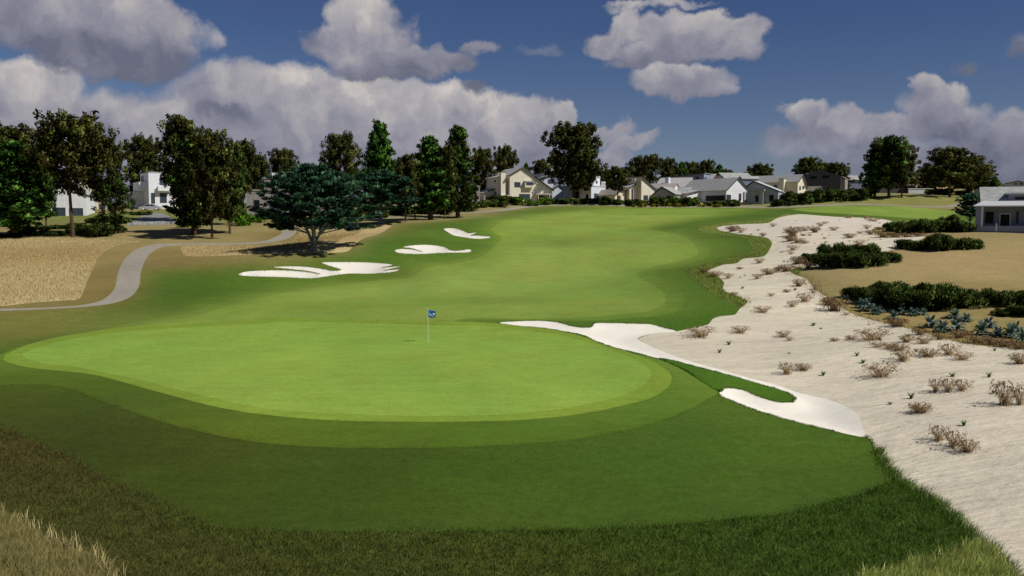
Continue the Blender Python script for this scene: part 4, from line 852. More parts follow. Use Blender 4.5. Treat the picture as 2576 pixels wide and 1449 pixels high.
# ------------------------------------------------------------------ grass that stands up (nobody could count it)
def poly_sample(rs, poly, dens, lim=None, dens_fn=None):
    x0,y0=poly.min(0); x1,y1=poly.max(0)
    if lim: x0=max(x0,lim[0]); x1=min(x1,lim[1]); y0=max(y0,lim[2]); y1=min(y1,lim[3])
    n=int((x1-x0)*(y1-y0)*dens); x=rs.uniform(x0,x1,n); y=rs.uniform(y0,y1,n); k=inside(x,y,poly); return x[k],y[k]
ZP={}
for k,p in Z: ZP.setdefault(k,[]).append(p)
def grass(name, label, x, y, key, h, w, seed, jit=.25, bright=1.0, lean=.5, seg=2, wind=(0,0), cat='grass', cols=None, excl=()):
    rs=np.random.RandomState(seed)
    for e in excl:
        for p in ZP[e]:
            k=~inside(x,y,p); x=x[k]; y=y[k]
            if isinstance(h,np.ndarray): h=h[k]
            if isinstance(w,np.ndarray): w=w[k]
    n=len(x); z=gexact(x,y)-.015
    # tufts: heights vary with a slow pattern
    far=y.mean()>60 if len(y) else False
    tn=.5+.5*np.sin(x*9.1+2.1*np.sin(y*7.3)+1.1*np.sin(x*3.1))*np.sin(y*10.7+2.3*np.sin(x*6.1)); tf=np.full(n,1.0) if far else .72+.5*np.abs(np.sin(x*2.3+1.7*np.sin(y*1.9))*np.sin(y*2.9+1.3*np.sin(x*1.3)))
    hh=h*rs.uniform(.55,1.2,n)*tf; a=rs.uniform(0,6.28,n); L=hh*rs.uniform(.1,lean*1.6,n); ln=np.stack([np.cos(a)*L+wind[0]*hh,np.sin(a)*L+wind[1]*hh],1)
    c=(ground_col(key,x,y) if cols is None else np.array([alb(*q) for q in cols])[rs.randint(0,len(cols),n)])*bright*rs.uniform(1-jit,1+jit,(n,1))*((1+.25*(tf-.95)) if far else (.72+.62*tn))[:,None]
    V,F,cc,nn=blades_mesh(rs,np.stack([x,y,z],1),hh,np.full(n,w) if np.isscalar(w) else w,ln,c,seg,.1,1.0)
    o=link(name,np_mesh(name,V,F,M_blade,cols=cc,normals=nn)); tag(o,label,cat,kind='stuff'); return o
def edge_pts(rs, poly, dens, width, keep):
    q=np.roll(poly,-1,0); X=[];Y_=[]
    for a,b_ in zip(poly,q):
        L=np.hypot(*(b_-a)); c=(a+b_)/2
        if not keep(c): continue
        n=rs.poisson(L*dens); t=rs.uniform(0,1,n)[:,None]; p=a+(b_-a)*t+rs.normal(size=(n,2))*width; X.append(p[:,0]);Y_.append(p[:,1])
    return np.concatenate(X),np.concatenate(Y_)
rs=np.random.RandomState(5)
x,y=poly_sample(rs,ZP['tall'][0],850,(-22,20,17,46)); k=np.abs(x)<(.60*y+2); x=x[k];y=y[k]
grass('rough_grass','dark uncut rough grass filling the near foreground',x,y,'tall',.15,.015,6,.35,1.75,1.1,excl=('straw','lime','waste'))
x2,y2=edge_pts(rs,ZP['tall'][0],260,.22,lambda c: abs(c[0])<.62*c[1]+2 and c[1]>24 and c[0]<13)
grass('rough_edge_grass','ragged upper edge of the dark uncut rough',x2,y2,'tall',.085,.012,21,.4,1.55,.9,excl=('waste',))
x,y=poly_sample(rs,ZP['straw'][0],1500,(-20,0,15,30)); k=np.abs(x)<(.60*y+2); x=x[k];y=y[k]
grass('straw_grass','long straw-coloured grass in the bottom left corner',x,y,'straw',.33,.014,7,.3,1.35,.45,3,excl=())
x,y=poly_sample(rs,ZP['lime'][0],1500,(0,22,15,30)); 
grass('pale_grass','long pale green grass in the bottom right corner',x,y,'lime',.34,.015,8,.3,1.3,.45,3,wind=(.25,0),excl=('waste',))
for kk,nm,lb,lim in (('straw','straw_stalks','tall pale stalks standing along the edge of the straw grass',lambda c: c[0]<0 and abs(c[0])<.62*c[1]+2),('lime','pale_stalks','tall pale green stalks along the edge of the bottom right grass',lambda c: c[0]>4 and c[1]>18)):
    x,y=edge_pts(rs,ZP[kk][0],45,.15,lim); grass(nm,lb,x,y,kk,.42,.018,30+len(kk),.25,1.75,.40,3,cols=((168,154,106),(150,140,90),(180,166,120)) if kk=='straw' else ((168,176,104),(150,160,84),(184,186,120)),excl=('waste',))
wp=ZP['waste'][0]; tallp=ZP['tall'][0]
# long blades hanging over the sand along the foreground
x,y=edge_pts(rs,wp,420,.13,lambda c: c[0]<14 and c[1]<31.5 and c[1]>16)
grass('overhanging_grass','ragged green blades overhanging the sand along the near right edge',x,y,'tall',.24,.014,9,.3,1.8,.5,3,wind=(.55,.1))
x,y=edge_pts(rs,wp,160,.06,lambda c: 31.5<=c[1]<37 and c[0]<14.5)
grass('edge_tufts','sparse leafy tufts along the rim of the near bunker corner',x,y,'tall',.10,.02,10,.3,1.7,.8,2,wind=(.4,0),excl=('bunkR',))
X=[];Y_=[]
for p in ZP['bunkR']+ZP['finger']:
    x,y=edge_pts(rs,p,220,.05,lambda c: True); X.append(x);Y_.append(y)
x=np.concatenate(X);y=np.concatenate(Y_); 
k=~inside(x,y,wp)|inside(x,y,ZP['finger'][0])
k=k|(dist_edge(x,y,ZP['finger'][0])<.1)
k=k&((dist_edge(x,y,wp)>.35)|(dist_edge(x,y,ZP['finger'][0])<.1))
grass('bunker_lip_grass','short turf lip round the greenside bunker',x[k],y[k],'finger',.07,.02,12,.25,1.35,.7,2)
X=[];Y_=[]
for kk in ('bunkA','bunkB','bunkC'):
    x,y=edge_pts(rs,ZP[kk][0],60,.10,lambda c: True); X.append(x);Y_.append(y)
grass('bunker_lip_grass','short turf lips round the three left bunkers',np.concatenate(X),np.concatenate(Y_),'rough',.07,.04,13,.25,1.1,.7,1)
# strip of longer grass along the sand, right side of the fairway
x,y=poly_sample(rs,ZP['strip'][0],130,(10,60,60,150)); k=rs.uniform(size=len(x))<np.clip(1.3-(y-65)/60,.12,1); x=x[k];y=y[k]
grass('strip_grass','yellowish long grass strip between the fairway rough and the sand',x,y,'strip',.20,.04,14,.2,1.4,.5,2,excl=('waste',))
# low blades over the darker first cut, only where they are near enough to be seen
FC=ZP['first'][0]
x,y=edge_pts(rs,ZP['collar'][0],90,.12,lambda c: c[1]<50)
grass('collar_edge_grass','fringe of short rough blades round the near side of the green',x,y,'first',.04,.018,15,.25,1.1,.6,1,excl=('green','bunkR','finger'))
x,y=edge_pts(rs,FC,110,.12,lambda c: c[1]<44 and c[0]<7.5)
grass('first_cut_edge_grass','fringe of longer blades along the near edge of the first cut',x,y,'rough',.05,.018,16,.25,1.15,.6,1,excl=('collar','bunkR','finger','waste'))
# fescue meadow left
for i,p in enumerate(ZP['fescue']):
    x,y=poly_sample(rs,p,64 if i==0 else 56,(-110,60,60,190)); k=np.abs(x)<(.62*y+2); x=x[k];y=y[k]
    if i==1:
        q=pt(640,640,120); k=(x<pt(860,600,y.mean()).x)&(y<150); k=k&(rs.uniform(size=len(x))<.9); x=x[k]; y=y[k]
    grass('fescue_grass',['tall dry golden meadow grass left of the cart path','dry golden grass between the cart path and the left rough'][i],x,y,'fescue',.26 if i==0 else .22,.04,17+i,.12,1.08,.4,2)
# thin weeds at the sand's right rim
x,y=edge_pts(rs,wp,26,.35,lambda c: c[0]>12 and 38<c[1]<84 and c[0]>.25*c[1])
grass('rim_weeds','wispy dry weeds along the rim between sand and tan field',x,y,'strip',.28,.03,20,.3,1.0,.8,2,cols=((150,132,84),(128,124,72),(166,146,100)))

# ------------------------------------------------------------------ flagstick
def flag():
    p=G(1077,861.5); r=empty('golf_flag',p,R(20)); tag(r,'blue flag with a white emblem on a thin white pole in the hole','flag')
    v,f=tubes([[((0,0,-.08),.017),((0,0,2.13),.013)]],10); link('pole',np_mesh('pole',v,f,M_wtrim),r)
    v,f=tubes([[((0,0,2.125),.016),((0,0,2.15),.016),((0,0,2.16),.004)]],10); link('pole_tip',np_mesh('pole_tip',v,f,M_wtrim),r)
    # rim of the hole
    an=np.linspace(0,2*math.pi,25)[:-1]; V=[];F=[]
    for rr,z in ((.054,.012),(.062,.014),(.054,-.05)): V+=[(rr*math.cos(a),rr*math.sin(a),z) for a in an]
    for i in range(24): F+=[(i,(i+1)%24,24+(i+1)%24,24+i),(48+i,48+(i+1)%24,(i+1)%24,i)]
    link('hole_cup',np_mesh('hole_cup',np.array(V),np.array(F),M_wtrim),r)
    nu,nv=22,14
    def P(s,t,off=0):   # s along fly, t from top down
        x=.02+s*.47; z=2.10-t*(.50-.10*s) - .17*s -.03*math.sin(s*5) ; y=.07*math.sin(s*5.5+t*1.2)*min(1,s*2.5)+off
        x+= .05*t*s -.02*math.sin(t*3)*s
        return (x,y,z)
    V=[P(i/nu,j/nv) for j in range(nv+1) for i in range(nu+1)]; F=[(j*(nu+1)+i,j*(nu+1)+i+1,(j+1)*(nu+1)+i+1,(j+1)*(nu+1)+i) for j in range(nv) for i in range(nu)]
    mb=plain('flag_blue_cloth',(.012,.10,.33),.75); me=np_mesh('flag_cloth',np.array(V),np.array(F),mb); cl=link('flag_cloth',me,r); so_=cl.modifiers.new('thick','SOLIDIFY'); so_.thickness=.004
    # emblem: two white rounded marks over a grey stroke with pale blue streaks, sewn on
    def patch(name,pts,mat,off=-.005):
        V=[];F=[];n=len(pts); cx=sum(p_[0] for p_ in pts)/n; cy=sum(p_[1] for p_ in pts)/n
        V.append(P(cx,cy,off)); V+=[P((a+cx)/2,(b+cy)/2,off) for a,b in pts]+[P(a,b,off) for a,b in pts]
        for i in range(n): F+=[(0,1+i,1+(i+1)%n,0)[:3]+(1+(i+1)%n,)] if False else []
        me=bpy.data.meshes.new(name); fs=[(0,1+i,1+(i+1)%n) for i in range(n)]+[(1+i,1+n+i,1+n+(i+1)%n,1+(i+1)%n) for i in range(n)]
        me.from_pydata(V,[],fs); me.materials.append(mat); link(name,me,cl)
    wh=plain('flag_white',(.8,.8,.8)); gr=plain('flag_grey',(.35,.38,.45)); lb=plain('flag_pale_blue',(.08,.42,.72))
    patch('streak',[(.02,.02),(.10,.06),(.40,.50),(.50,.80),(.40,.72),(.22,.42)],lb,-.0045); patch('streak',[(.40,.10),(.52,.12),(.74,.32),(.70,.42)],lb,-.0045); patch('streak',[(.80,.34),(.90,.36),(.86,.72),(.78,.62)],lb,-.0045)
    patch('emblem_grey',[(.18,.60),(.30,.52),(.50,.44),(.66,.58),(.72,.66),(.60,.80),(.45,.78),(.28,.74)],gr,-.0065)
    patch('emblem_white',[(.16,.56),(.24,.48),(.36,.46),(.42,.54),(.56,.84),(.48,.86),(.36,.68),(.24,.66)],wh,-.0085); patch('emblem_white',[(.54,.42),(.64,.34),(.78,.40),(.86,.52),(.74,.58),(.60,.52)],wh,-.0085)
flag()
for u,v,lb in ((1012,537,'small white marker post right of the smaller cypress'),(1161,531,'small white marker post left of the grey board shed'),(2500,577,'small white post before the porch house railing')):
    p=G(u,v) if u<2400 else GY(u,108); vv,ff=tubes([[((0,0,-.1),.05),((0,0,.85),.05),((0,0,.92),.03)]],8); o=link('marker_post',np_mesh('marker_post',vv,ff,M_wtrim)); o.location=p; tag(o,lb,'post')

# ------------------------------------------------------------------ houses
class House:
    def __init__(s,name,label,u,Y,rot,cat='house',z=None,group='houses along the course',base=None):
        p=GY(u,Y) if base is None else pt(u,base,Y); s.Y=Y; s.s=Y/FPX; s.r=R(rot); s.root=empty(name,p,s.r); tag(s.root,label,cat,group); s.W={}; s.Rf={}; s.base_v=None
        s.kx=s.s/max(.3,math.cos(s.r)); s.z0=p.z
    def zv(s,v,dy=0): return pt(CX,v,s.Y).z-s.z0        # height of a picture row above this house's ground
    def _add(s,D,mat,V,F):
        vs,fs=D.setdefault(mat.name,(mat,[],[]))[1:]; n=len(vs); vs+=[tuple(v) for v in V]; fs+=[tuple(i+n for i in f) for f in F]
    def box(s,D,mat,x0,x1,y0,y1,z0,z1):
        V=[(x0,y0,z0),(x1,y0,z0),(x1,y1,z0),(x0,y1,z0),(x0,y0,z1),(x1,y0,z1),(x1,y1,z1),(x0,y1,z1)]
        s._add(D,mat,V,[(0,3,2,1),(4,5,6,7),(0,1,5,4),(1,2,6,5),(2,3,7,6),(3,0,4,7)])
    def gable(s,mat,rmat,x0,x1,y0,y1,hl,hr,hp,xp,over=.35,axis='y',base=-3,thick=.16,fascia=True,oy=None):
        """walls with a pitched top: ridge along y (axis='y', gable faces the front) or along x (axis='x')"""
        sw=(lambda a,b,c:(a,b,c)) if axis=='y' else (lambda a,b,c:(b,a,c))
        if axis=='x': x0,x1,y0,y1=y0,y1,x0,x1   # profile runs along y now
        prof=[(x0,base),(x1,base),(x1,hr),(xp,hp),(x0,hl)]
        if abs(xp-x1)<.01: prof=[(x0,base),(x1,base),(x1,hp),(x0,hl)]
        if abs(xp-x0)<.01: prof=[(x0,base),(x1,base),(x1,hr),(x0,hp)]
        n=len(prof); V=[sw(a,y0,b) for a,b in prof]+[sw(a,y1,b) for a,b in prof]; F=[tuple(range(n)),tuple(range(2*n-1,n-1,-1))]+[(i,(i+1)%n,n+(i+1)%n,n+i) for i in range(n)]
        s._add(s.W,mat,V,F)
        sides=[]
        if xp-x0>.01: sides.append((xp,hp,x0,hl,-1))
        if x1-xp>.01: sides.append((xp,hp,x1,hr,1))
        oy_=over if oy is None else oy
        for (xa,za,xb,zb,sg) in sides:
            L=math.hypot(xb-xa,zb-za); dx,dz=(xb-xa)/L,(zb-za)/L; nx,nz=(-dz*sg,dx*sg) if sg>0 else (dz,-dx); 
            if nz<0: nx,nz=-nx,-nz
            e=over; xa2,za2=(xa,za) if len(sides)==2 else (xa-dx*e*.6,za-dz*e*.6); xb2,zb2=xb+dx*e,zb+dz*e; lift=.02
            Q=[]
            for yy in (y0-oy_,y1+oy_):
                for (px_,pz_) in ((xa2,za2),(xb2,zb2)):
                    for o_ in (lift,lift+thick): Q.append(sw(px_+nx*o_,yy,pz_+nz*o_))
            s._add(s.Rf,rmat,Q,[(0,1,3,2),(4,6,7,5),(1,5,7,3),(0,2,6,4),(2,3,7,6),(0,4,5,1)])
            if fascia:   # dark barge board under the rake at the front
                Q=[]
                for yy in (y0-oy_-.05,y0-oy_+.03):
                    for (px_,pz_) in ((xa2,za2),(xb2,zb2)):
                        for o_ in (lift-.16,lift+thick-.03): Q.append(sw(px_+nx*o_,yy,pz_+nz*o_))
                s._add(s.Rf,M_fascia,Q,[(0,1,3,2),(4,6,7,5),(1,5,7,3),(0,2,6,4),(2,3,7,6),(0,4,5,1)])
    def flat(s,mat,x0,x1,y0,y1,h,over=.2,base=-3,rmat=None,thick=.25):
        s.box(s.W,mat,x0,x1,y0,y1,base,h); s.box(s.Rf,rmat or M_roofw,x0-over,x1+over,y0-over,y1+over,h+.003,h+thick)
    def part(s,name,mat,x0,x1,y0,y1,z0,z1,parent=None):
        D={}; s.box(D,mat,x0,x1,y0,y1,z0,z1); v,f=D[mat.name][1:]; me=bpy.data.meshes.new(name); me.from_pydata(v,[],f); me.materials.append(mat); return link(name,me,parent or s.root)
    def win(s,face,off,a0,a1,z0,z1,mat=None,name='window',t=.07,fr=M_frame):
        """window or door: surround and pane; face 'f' (plane y=off), 'l' (plane x=off facing left), 'r'"""
        def bx(D,m,a,b,za,zb,d0,d1):
            if face=='f': s.box(D,m,a,b,off-d1,off-d0,za,zb)
            elif face=='l': s.box(D,m,off-d1,off-d0,a,b,za,zb)
            else: s.box(D,m,off+d0,off+d1,a,b,za,zb)
        D={}; w=.09
        bx(D,fr,a0,a1,z1-w,z1,-.05,t); bx(D,fr,a0,a1,z0,z0+w,-.05,t); bx(D,fr,a0,a0+w,z0+w,z1-w,-.05,t); bx(D,fr,a1-w,a1,z0+w,z1-w,-.05,t)
        if a1-a0>1.6 and mat is None: m_=(a0+a1)/2; bx(D,fr,m_-.03,m_+.03,z0+w,z1-w,-.05,t-.015)
        v,f=D[fr.name][1:]; me=bpy.data.meshes.new(name); me.from_pydata(v,[],f); me.materials.append(fr); o=link(name,me,s.root)
        D={}; g=mat or M_glass; bx(D,g,a0+w*.8,a1-w*.8,z0+w*.8,z1-w*.8,-.03,.02); v,f=D[g.name][1:]; me=bpy.data.meshes.new('pane'); me.from_pydata(v,[],f); me.materials.append(g); link('pane' if name=='window' else 'door_leaf',me,o)
    def chimney(s,mat,x0,x1,y0,y1,h,base=-1):
        o=s.part('chimney',mat,x0,x1,y0,y1,base,h); s.part('chimney_cap',M_fascia if mat is not M_whitev else M_wtrim,x0-.08,x1+.08,y0-.08,y1+.08,h+.003,h+.12,parent=o)
    def rail(s,x0,x1,y,z0,z1,mat=M_wtrim,step=.45,name='railing'):
        D={}; s.box(D,mat,x0,x1,y-.04,y+.04,z1-.1,z1)
        x=x0
        while x<=x1+.01: s.box(D,mat,x-.04,x+.04,y-.035,y+.035,z0,z1-.1); x+=step
        v,f=D[mat.name][1:]; me=bpy.data.meshes.new(name); me.from_pydata(v,[],f); me.materials.append(mat); link(name,me,s.root)
    def done(s):
        for nm,D in (('wall',s.W),('roof',s.Rf)):
            if not D: continue
            me=bpy.data.meshes.new(nm); vs=[];fs=[];mi=[]
            for i,(k,(mat,v,f)) in enumerate(D.items()):
                n=len(vs); vs+=v; fs+=[tuple(a+n for a in q) for q in f]; mi+=[i]*len(f); me.materials.append(mat)
            me.from_pydata(vs,[],fs); me.polygons.foreach_set('material_index',mi); me.update(); link(nm,me,s.root)
            bm=bmesh.new(); bm.from_mesh(me); bmesh.ops.recalc_face_normals(bm,faces=bm.faces); bm.to_mesh(me); bm.free()
import bmesh
# 1 cream gable house in the middle
h=House('gable_house','large cream board house with a long asymmetric gable and a chimney, behind the lime hedge',1282.5,228,20); k=h.kx; z=h.zv
h.gable(M_cream,M_roofg,0,108*k,0,12,z(440),z(477),z(421),30.5*k,.35)
h.gable(M_cream,M_roofg,-2.6,0,2.0,11,z(446),z(440)-.0,z(440),0,.3,fascia=False)
h.gable(M_cream,M_roofg,-5.2,-2.6,4.2,11,z(484),z(474),z(474),-2.6,.5)
h.chimney(M_cream,-2.0,-.75,.9,2.0,z(433)); h.part('chimney_breast',M_cream,-2.3,-.05,.0,2.0,-1,z(491))
W=lambda a,b,c,d,**q: h.win('f',0,(a-1282.5)*k,(b-1282.5)*k,z(d),z(c),**q)
W(1294,1309,457.7,470.5); W(1306,1333.5,487.5,502); W(1380,1388.5,491.5,500)
bx_=[(1318-1282.5)*k,(1339.5-1282.5)*k]; h.part('bay_window',M_cream,bx_[0],bx_[1],-.9,-.003,z(471),z(459)); h.win('f',-.9,bx_[0]+.3,bx_[1]-.1,z(465.5),z(458.8)); h.part('bay_roof',M_roofg,bx_[0]-.1,bx_[1]+.1,-1.05,-.003,z(458.3),z(454.5))
h.part('porch_roof',M_roofg,(1342-1282.5)*k,(1382-1282.5)*k,-1.7,-.003,z(489.5),z(486.3)); W(1351,1371,491,503,mat=M_glassd); W(1373,1375.5,492,502)
h.part('porch_post',M_cream,(1348-1282.5)*k,(1349.5-1282.5)*k,-1.6,-1.45,-.5,z(490)); h.part('porch_post',M_cream,(1377-1282.5)*k,(1378.5-1282.5)*k,-1.6,-1.45,-.5,z(490))
h.rail((1285-1282.5)*k,(1297-1282.5)*k,-1.2,-.5,z(496.5),M_cream,.5); h.rail((1352-1282.5)*k,(1360-1282.5)*k,-1.9,-.5,z(498),M_cream,.5)
h.win('l',-2.6,3.0,4.2,z(458),z(452)); h.win('l',-2.6,2.6,4.0,z(492),z(482)); h.done()
# mauve house behind left
h=House('mauve_house','mauve clapboard house with a brown roof, half hidden left of the cream gable house',1233,250,14); k=h.kx; z=h.zv
h.gable(M_mauve,M_roofb,0,4.2,0,8,z(466),z(466),z(454),2.1,.3,axis='x'); h.gable(M_mauve,M_roofb,-2.6,0,1.5,9,z(470),z(464),z(464),0,.3)
h.win('f',0,.6,1.5,z(482),z(471)); h.win('f',0,2.6,4.0,z(476),z(468)); h.done()
h=House('board_shed','weathered grey board building with a low mono-pitch roof, behind the dark spire conifer',1150,212,12); k=h.kx; z=h.zv
h.gable(M_wood,M_roofg,0,57*k,0,6,z(476),z(470),z(467),40*k,.1,fascia=False); h.win('f',0,.3,1.4,z(505),z(494),mat=M_glassd); h.done()
# pale blue-white house behind cream
h=House('pale_house','pale blue-white clapboard house with two stepped gables, directly right of the cream gable house',1362,246,16); k=h.kx; z=h.zv
h.gable(M_bluew,M_roofg,0,71*k,2.5,13,z(452),z(481),z(435),12*k,.3); h.gable(M_bluew,M_roofg,-1.5,44*k,0,2.5,z(452),z(474),z(441),24*k,.3)
h.gable(M_bluew,M_roofg,18*k,54*k,-2.4,0,z(478),z(478),z(465),37*k,.3)
h.win('f',0,16*k,30*k,z(461.5),z(451)); h.win('f',2.5,58*k,66*k,z(495),z(481)); h.win('f',2.5,45*k,51*k,z(462),z(456)); h.done()
# white terrace house: shaded side towards us on the left, sunlit side on the right
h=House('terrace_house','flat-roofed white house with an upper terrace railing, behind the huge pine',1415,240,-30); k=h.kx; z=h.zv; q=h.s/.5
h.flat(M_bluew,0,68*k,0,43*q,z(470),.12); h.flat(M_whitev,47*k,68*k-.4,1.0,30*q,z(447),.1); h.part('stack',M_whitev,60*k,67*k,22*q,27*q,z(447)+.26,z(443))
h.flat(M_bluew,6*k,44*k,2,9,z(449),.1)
h.win('f',2,10*k,26*k,z(462),z(453)); h.win('f',1,52*k,60*k,z(462),z(453)); h.win('r',68*k-.4,4*q,9*q,z(461),z(453)); h.win('r',68*k-.4,17*q,22*q,z(462),z(455))
h.win('f',0,24*k,40*k,z(500),z(482),mat=M_glassd); h.win('f',0,55*k,62*k,z(505),z(490),mat=M_glassd); h.win('r',68*k,8*q,20*q,z(502),z(487))
D={}; h.box(D,M_wtrim,68*k-.12,68*k,31*q,43*q,z(458),z(456)); h.box(D,M_wtrim,68*k-.12,68*k,1,43*q,z(466),z(465)); 
for i in range(10): h.box(D,M_wtrim,68*k-.1,68*k-.02,31*q+i*1.2*q,31*q+i*1.2*q+.1,z(469)+.26,z(458))
v_,f_=D[M_wtrim.name][1:]; me=bpy.data.meshes.new('railing'); me.from_pydata(v_,[],f_); me.materials.append(M_wtrim); link('railing',me,h.root); h.done()
# low cream house with slanting tower
h=House('tower_house','low cream board house with slanting tower and tall narrow window, behind the small pine',1546,232,26); k=h.kx; z=h.zv
h.gable(M_cream,M_roofb,0,26*k,0,22,z(489),z(479),z(476),16*k,.45); h.win('l',0,3,6,z(512),z(496),mat=M_glassd); h.win('l',0,12,17,z(500),z(494),mat=M_glassd); h.win('f',0,7*k,15*k,z(501),z(492))
h.box(h.W,M_cream,26*k+.003,32*k,1.6,8,-3,z(482)); h.win('f',1.6,27*k,31.5*k,z(513),z(496),mat=M_doorm,name='door')
h.gable(M_cream,M_roofg,32*k,48*k,-1.2,8,z(472),z(463),z(463),48*k,.2); h.win('f',-1.2,37*k,42*k,z(508),z(474))
h.gable(M_cream,M_roofb,54*k,95*k,-2.8,7,z(447),z(478),z(446.5),54*k,.25); h.box(h.W,M_cream,48*k+.003,54*k-.003,-1.0,7,-3,z(449))
h.win('f',-2.8,60*k,72*k,z(504),z(491)); h.win('f',-2.8,76*k,90*k,z(504),z(491)); h.done()
# chimney house: shed roof rising to the back, sunlit end wall
h=House('chimney_house','long grey-roofed house with a pale square chimney, behind the twin gable house',1646,254,-25); k=h.kx; z=h.zv; q=h.s/.42
h.gable(M_whitev,M_roofg,0,72*k,0,26*q,z(472),z(449),z(447),24*q,.2,axis='x'); h.gable(M_whitev,M_roofb,-4*k,54*k,-5,0,z(476),z(472),z(464),-2.0,.3,axis='x')
h.chimney(M_bluew,22*k,30*k,.6,2.6,z(446),z(470)); h.done()
h=House('box_house','two-storey blue-grey box house with small windows, above the chimney house roof',1691,276,-27); k=h.kx; z=h.zv; q=h.s/.454
h.gable(M_blue,M_roofb,0,70*k,0,28*q,z(444),z(438),z(438),70*k,.45); h.gable(M_blue,M_roofg,66*k,78*k,28*q,40*q,z(450),z(450),z(437),34*q,.3,axis='x')
h.win('f',0,40*k,48*k,z(453.5),z(447)); h.win('f',0,51*k,59*k,z(452.5),z(446)); h.win('f',0,38*k,46*k,z(471),z(465)); h.win('r',70*k,3*q,10*q,z(457),z(447)); h.done()
# twin gable low house
h=House('twin_gable_house','low grey house with two gables and a mottled roof, left of the white clapboard house',1642,228,-30); k=h.kx; z=h.zv; q=h.s/.5
h.gable(M_palegh,M_roofm,0,48*k,0,30*q,z(490),z(489),z(471),20*k,.35); h.gable(M_palegh,M_roofm,30*k,55*k,28*q,78*q,z(492),z(492),z(470.5),50*q,.35,axis='x')
h.part('porch_roof',M_roofm,55*k,58*k,30*q,62*q,z(494.5),z(491.5))
h.win('f',0,7*k,18*k,z(501),z(494),mat=M_glassd); h.win('f',0,30*k,40*k,z(501),z(493),mat=M_glassd); h.win('r',48*k,6*q,17*q,z(504),z(496)); h.win('r',55*k,35*q,49*q,z(508),z(498)); h.win('r',55*k,54*q,71*q,z(508),z(500)); h.done()
# white clapboard house: sunlit gable, shaded side with a long dark window
h=House('clapboard_house','big white clapboard house with a steep sunlit gable and long black ribbon window',1824.7,222,30); k=h.kx; z=h.zv; q=h.s/.5
h.gable(M_whiteh,M_roofg,0,69*k,0,85*q,z(478),z(480),z(447),33*k,.3)
h.gable(M_whiteh,M_roofg,-4.2,0,48*q,85*q,z(486),z(478),z(477),0,.3); h.part('porch_wall',M_palegh,51*k,64*k,-.30,-.003,z(508),z(481))
h.win('f',-.3,56*k,60*k,z(506),z(484),mat=M_glassd)
h.win('f',0,1.0*k,14*k,z(501.5),z(489.5)); h.win('f',0,37*k,44*k,z(503),z(486)); h.win('l',0,.3,37*q,z(505),z(491),mat=M_glassd); h.done()
h=House('hip_roof_house','house with a broad grey shingle hip roof over blue clapboard, behind the white clapboard house',1822,262,8); k=h.kx; z=h.zv
h.gable(M_blueh,M_roofm,0,70*k,0,9,z(449),z(449),z(434),4.5,.4,axis='x'); h.gable(M_blueh,M_roofm,4,86*k,-3,0,z(451),z(451),z(444.5),-1.5,.3,axis='x'); h.gable(M_cream,M_roofb,-14*k,-6*k,0,4,z(447),z(447),z(443),-10*k,.2); h.done()
h=House('grey_clapboard_house','grey clapboard house with pale metal roof, shaded front, right of the white clapboard house',1877,219,-30); k=h.kx; z=h.zv; q=h.s/.5
h.gable(M_greyh,M_roofw,0,67*k,0,24*q,z(469),z(482),z(456.5),14*k,.25); h.gable(M_greyh,M_roofw,10*k,67*k,24*q+.003,42*q,z(470),z(486),z(462),18*k,.2)
h.part('porch_roof',M_roofg,14*k,40*k,-1.5,-.003,z(481.5),z(477.5)); h.part('porch_wall',M_palegh,32*k,38*k,-1.3,-1.0,-2,z(482))
h.win('f',0,48*k,58*k,z(508),z(491),mat=M_glassd); h.win('f',0,18*k,25*k,z(508),z(492),mat=M_glassd); h.win('r',67*k,5*q,20*q,z(508),z(491)); h.win('r',67*k,27*q,40*q,z(507),z(496)); h.done()
# cream right
h=House('cream_house','two-storey cream board house with a tall chimney above the shrub bank on the right',2004,250,42); k=h.s/math.cos(R(42)); z=h.zv
h.gable(M_cream,M_roofg,0,36*k,0,13,z(456),z(484),z(439),14*k,.35); h.chimney(M_cream,-1.2,-.003,3.6,5.2,z(449)); h.part('chimney_breast',M_cream,-1.8,-.003,2.4,5.2,-1,z(492))
h.win('f',0,5*k,10*k,z(478),z(468)); h.win('f',0,16*k,23*k,z(475),z(467)); h.win('f',0,8*k,16*k,z(504),z(493)); h.win('f',0,22*k,33*k,z(500),z(495)); h.win('l',0,6.4,7.4,z(471),z(463)); h.win('l',0,10.5,12,z(468),z(464)); h.part('porch_roof',M_roofb,19*k,37*k,-1.2,-.003,z(493.5),z(490.5)); h.done()
h=House('charred_house','tall charred black board house behind the right cream house',2022,262,-26); k=h.kx; z=h.zv
h.gable(M_dark,M_roofb,0,76*k,0,9,z(441),z(446),z(431),30*k,.15); h.win('f',0,9*k,26*k,z(452),z(443),mat=M_glassd); h.win('f',0,36*k,52*k,z(451),z(441),mat=M_glassd); h.win('f',0,48*k,58*k,z(492),z(471),mat=M_glassd); h.gable(M_wood,M_roofb,76*k+.003,84*k,1,8,z(446),z(451),z(446),76*k+.003,.1); h.done()
h=House('red_cottage','small red board cottage with a brown roof tucked between the cream and charred houses',2056,250,42); k=h.kx; z=h.zv
h.gable(M_brick,M_roofb,0,13*k,0,5,z(479),z(479),z(469),6.5*k,.3); h.gable(M_mauve,M_roofb,.2,13*k,5.003,9,z(480),z(462),z(453),8,.2,axis='x'); h.win('l',0,1.6,3.2,z(497),z(487),mat=M_glassd); h.win('f',0,2.5*k,5*k,z(496),z(486)); h.win('f',0,8*k,10.5*k,z(496),z(486)); h.done()
h=House('grey_blue_house','blue-grey board house with a low side wing, left of the tall right-hand trees',2133,275,-8); k=h.kx; z=h.zv
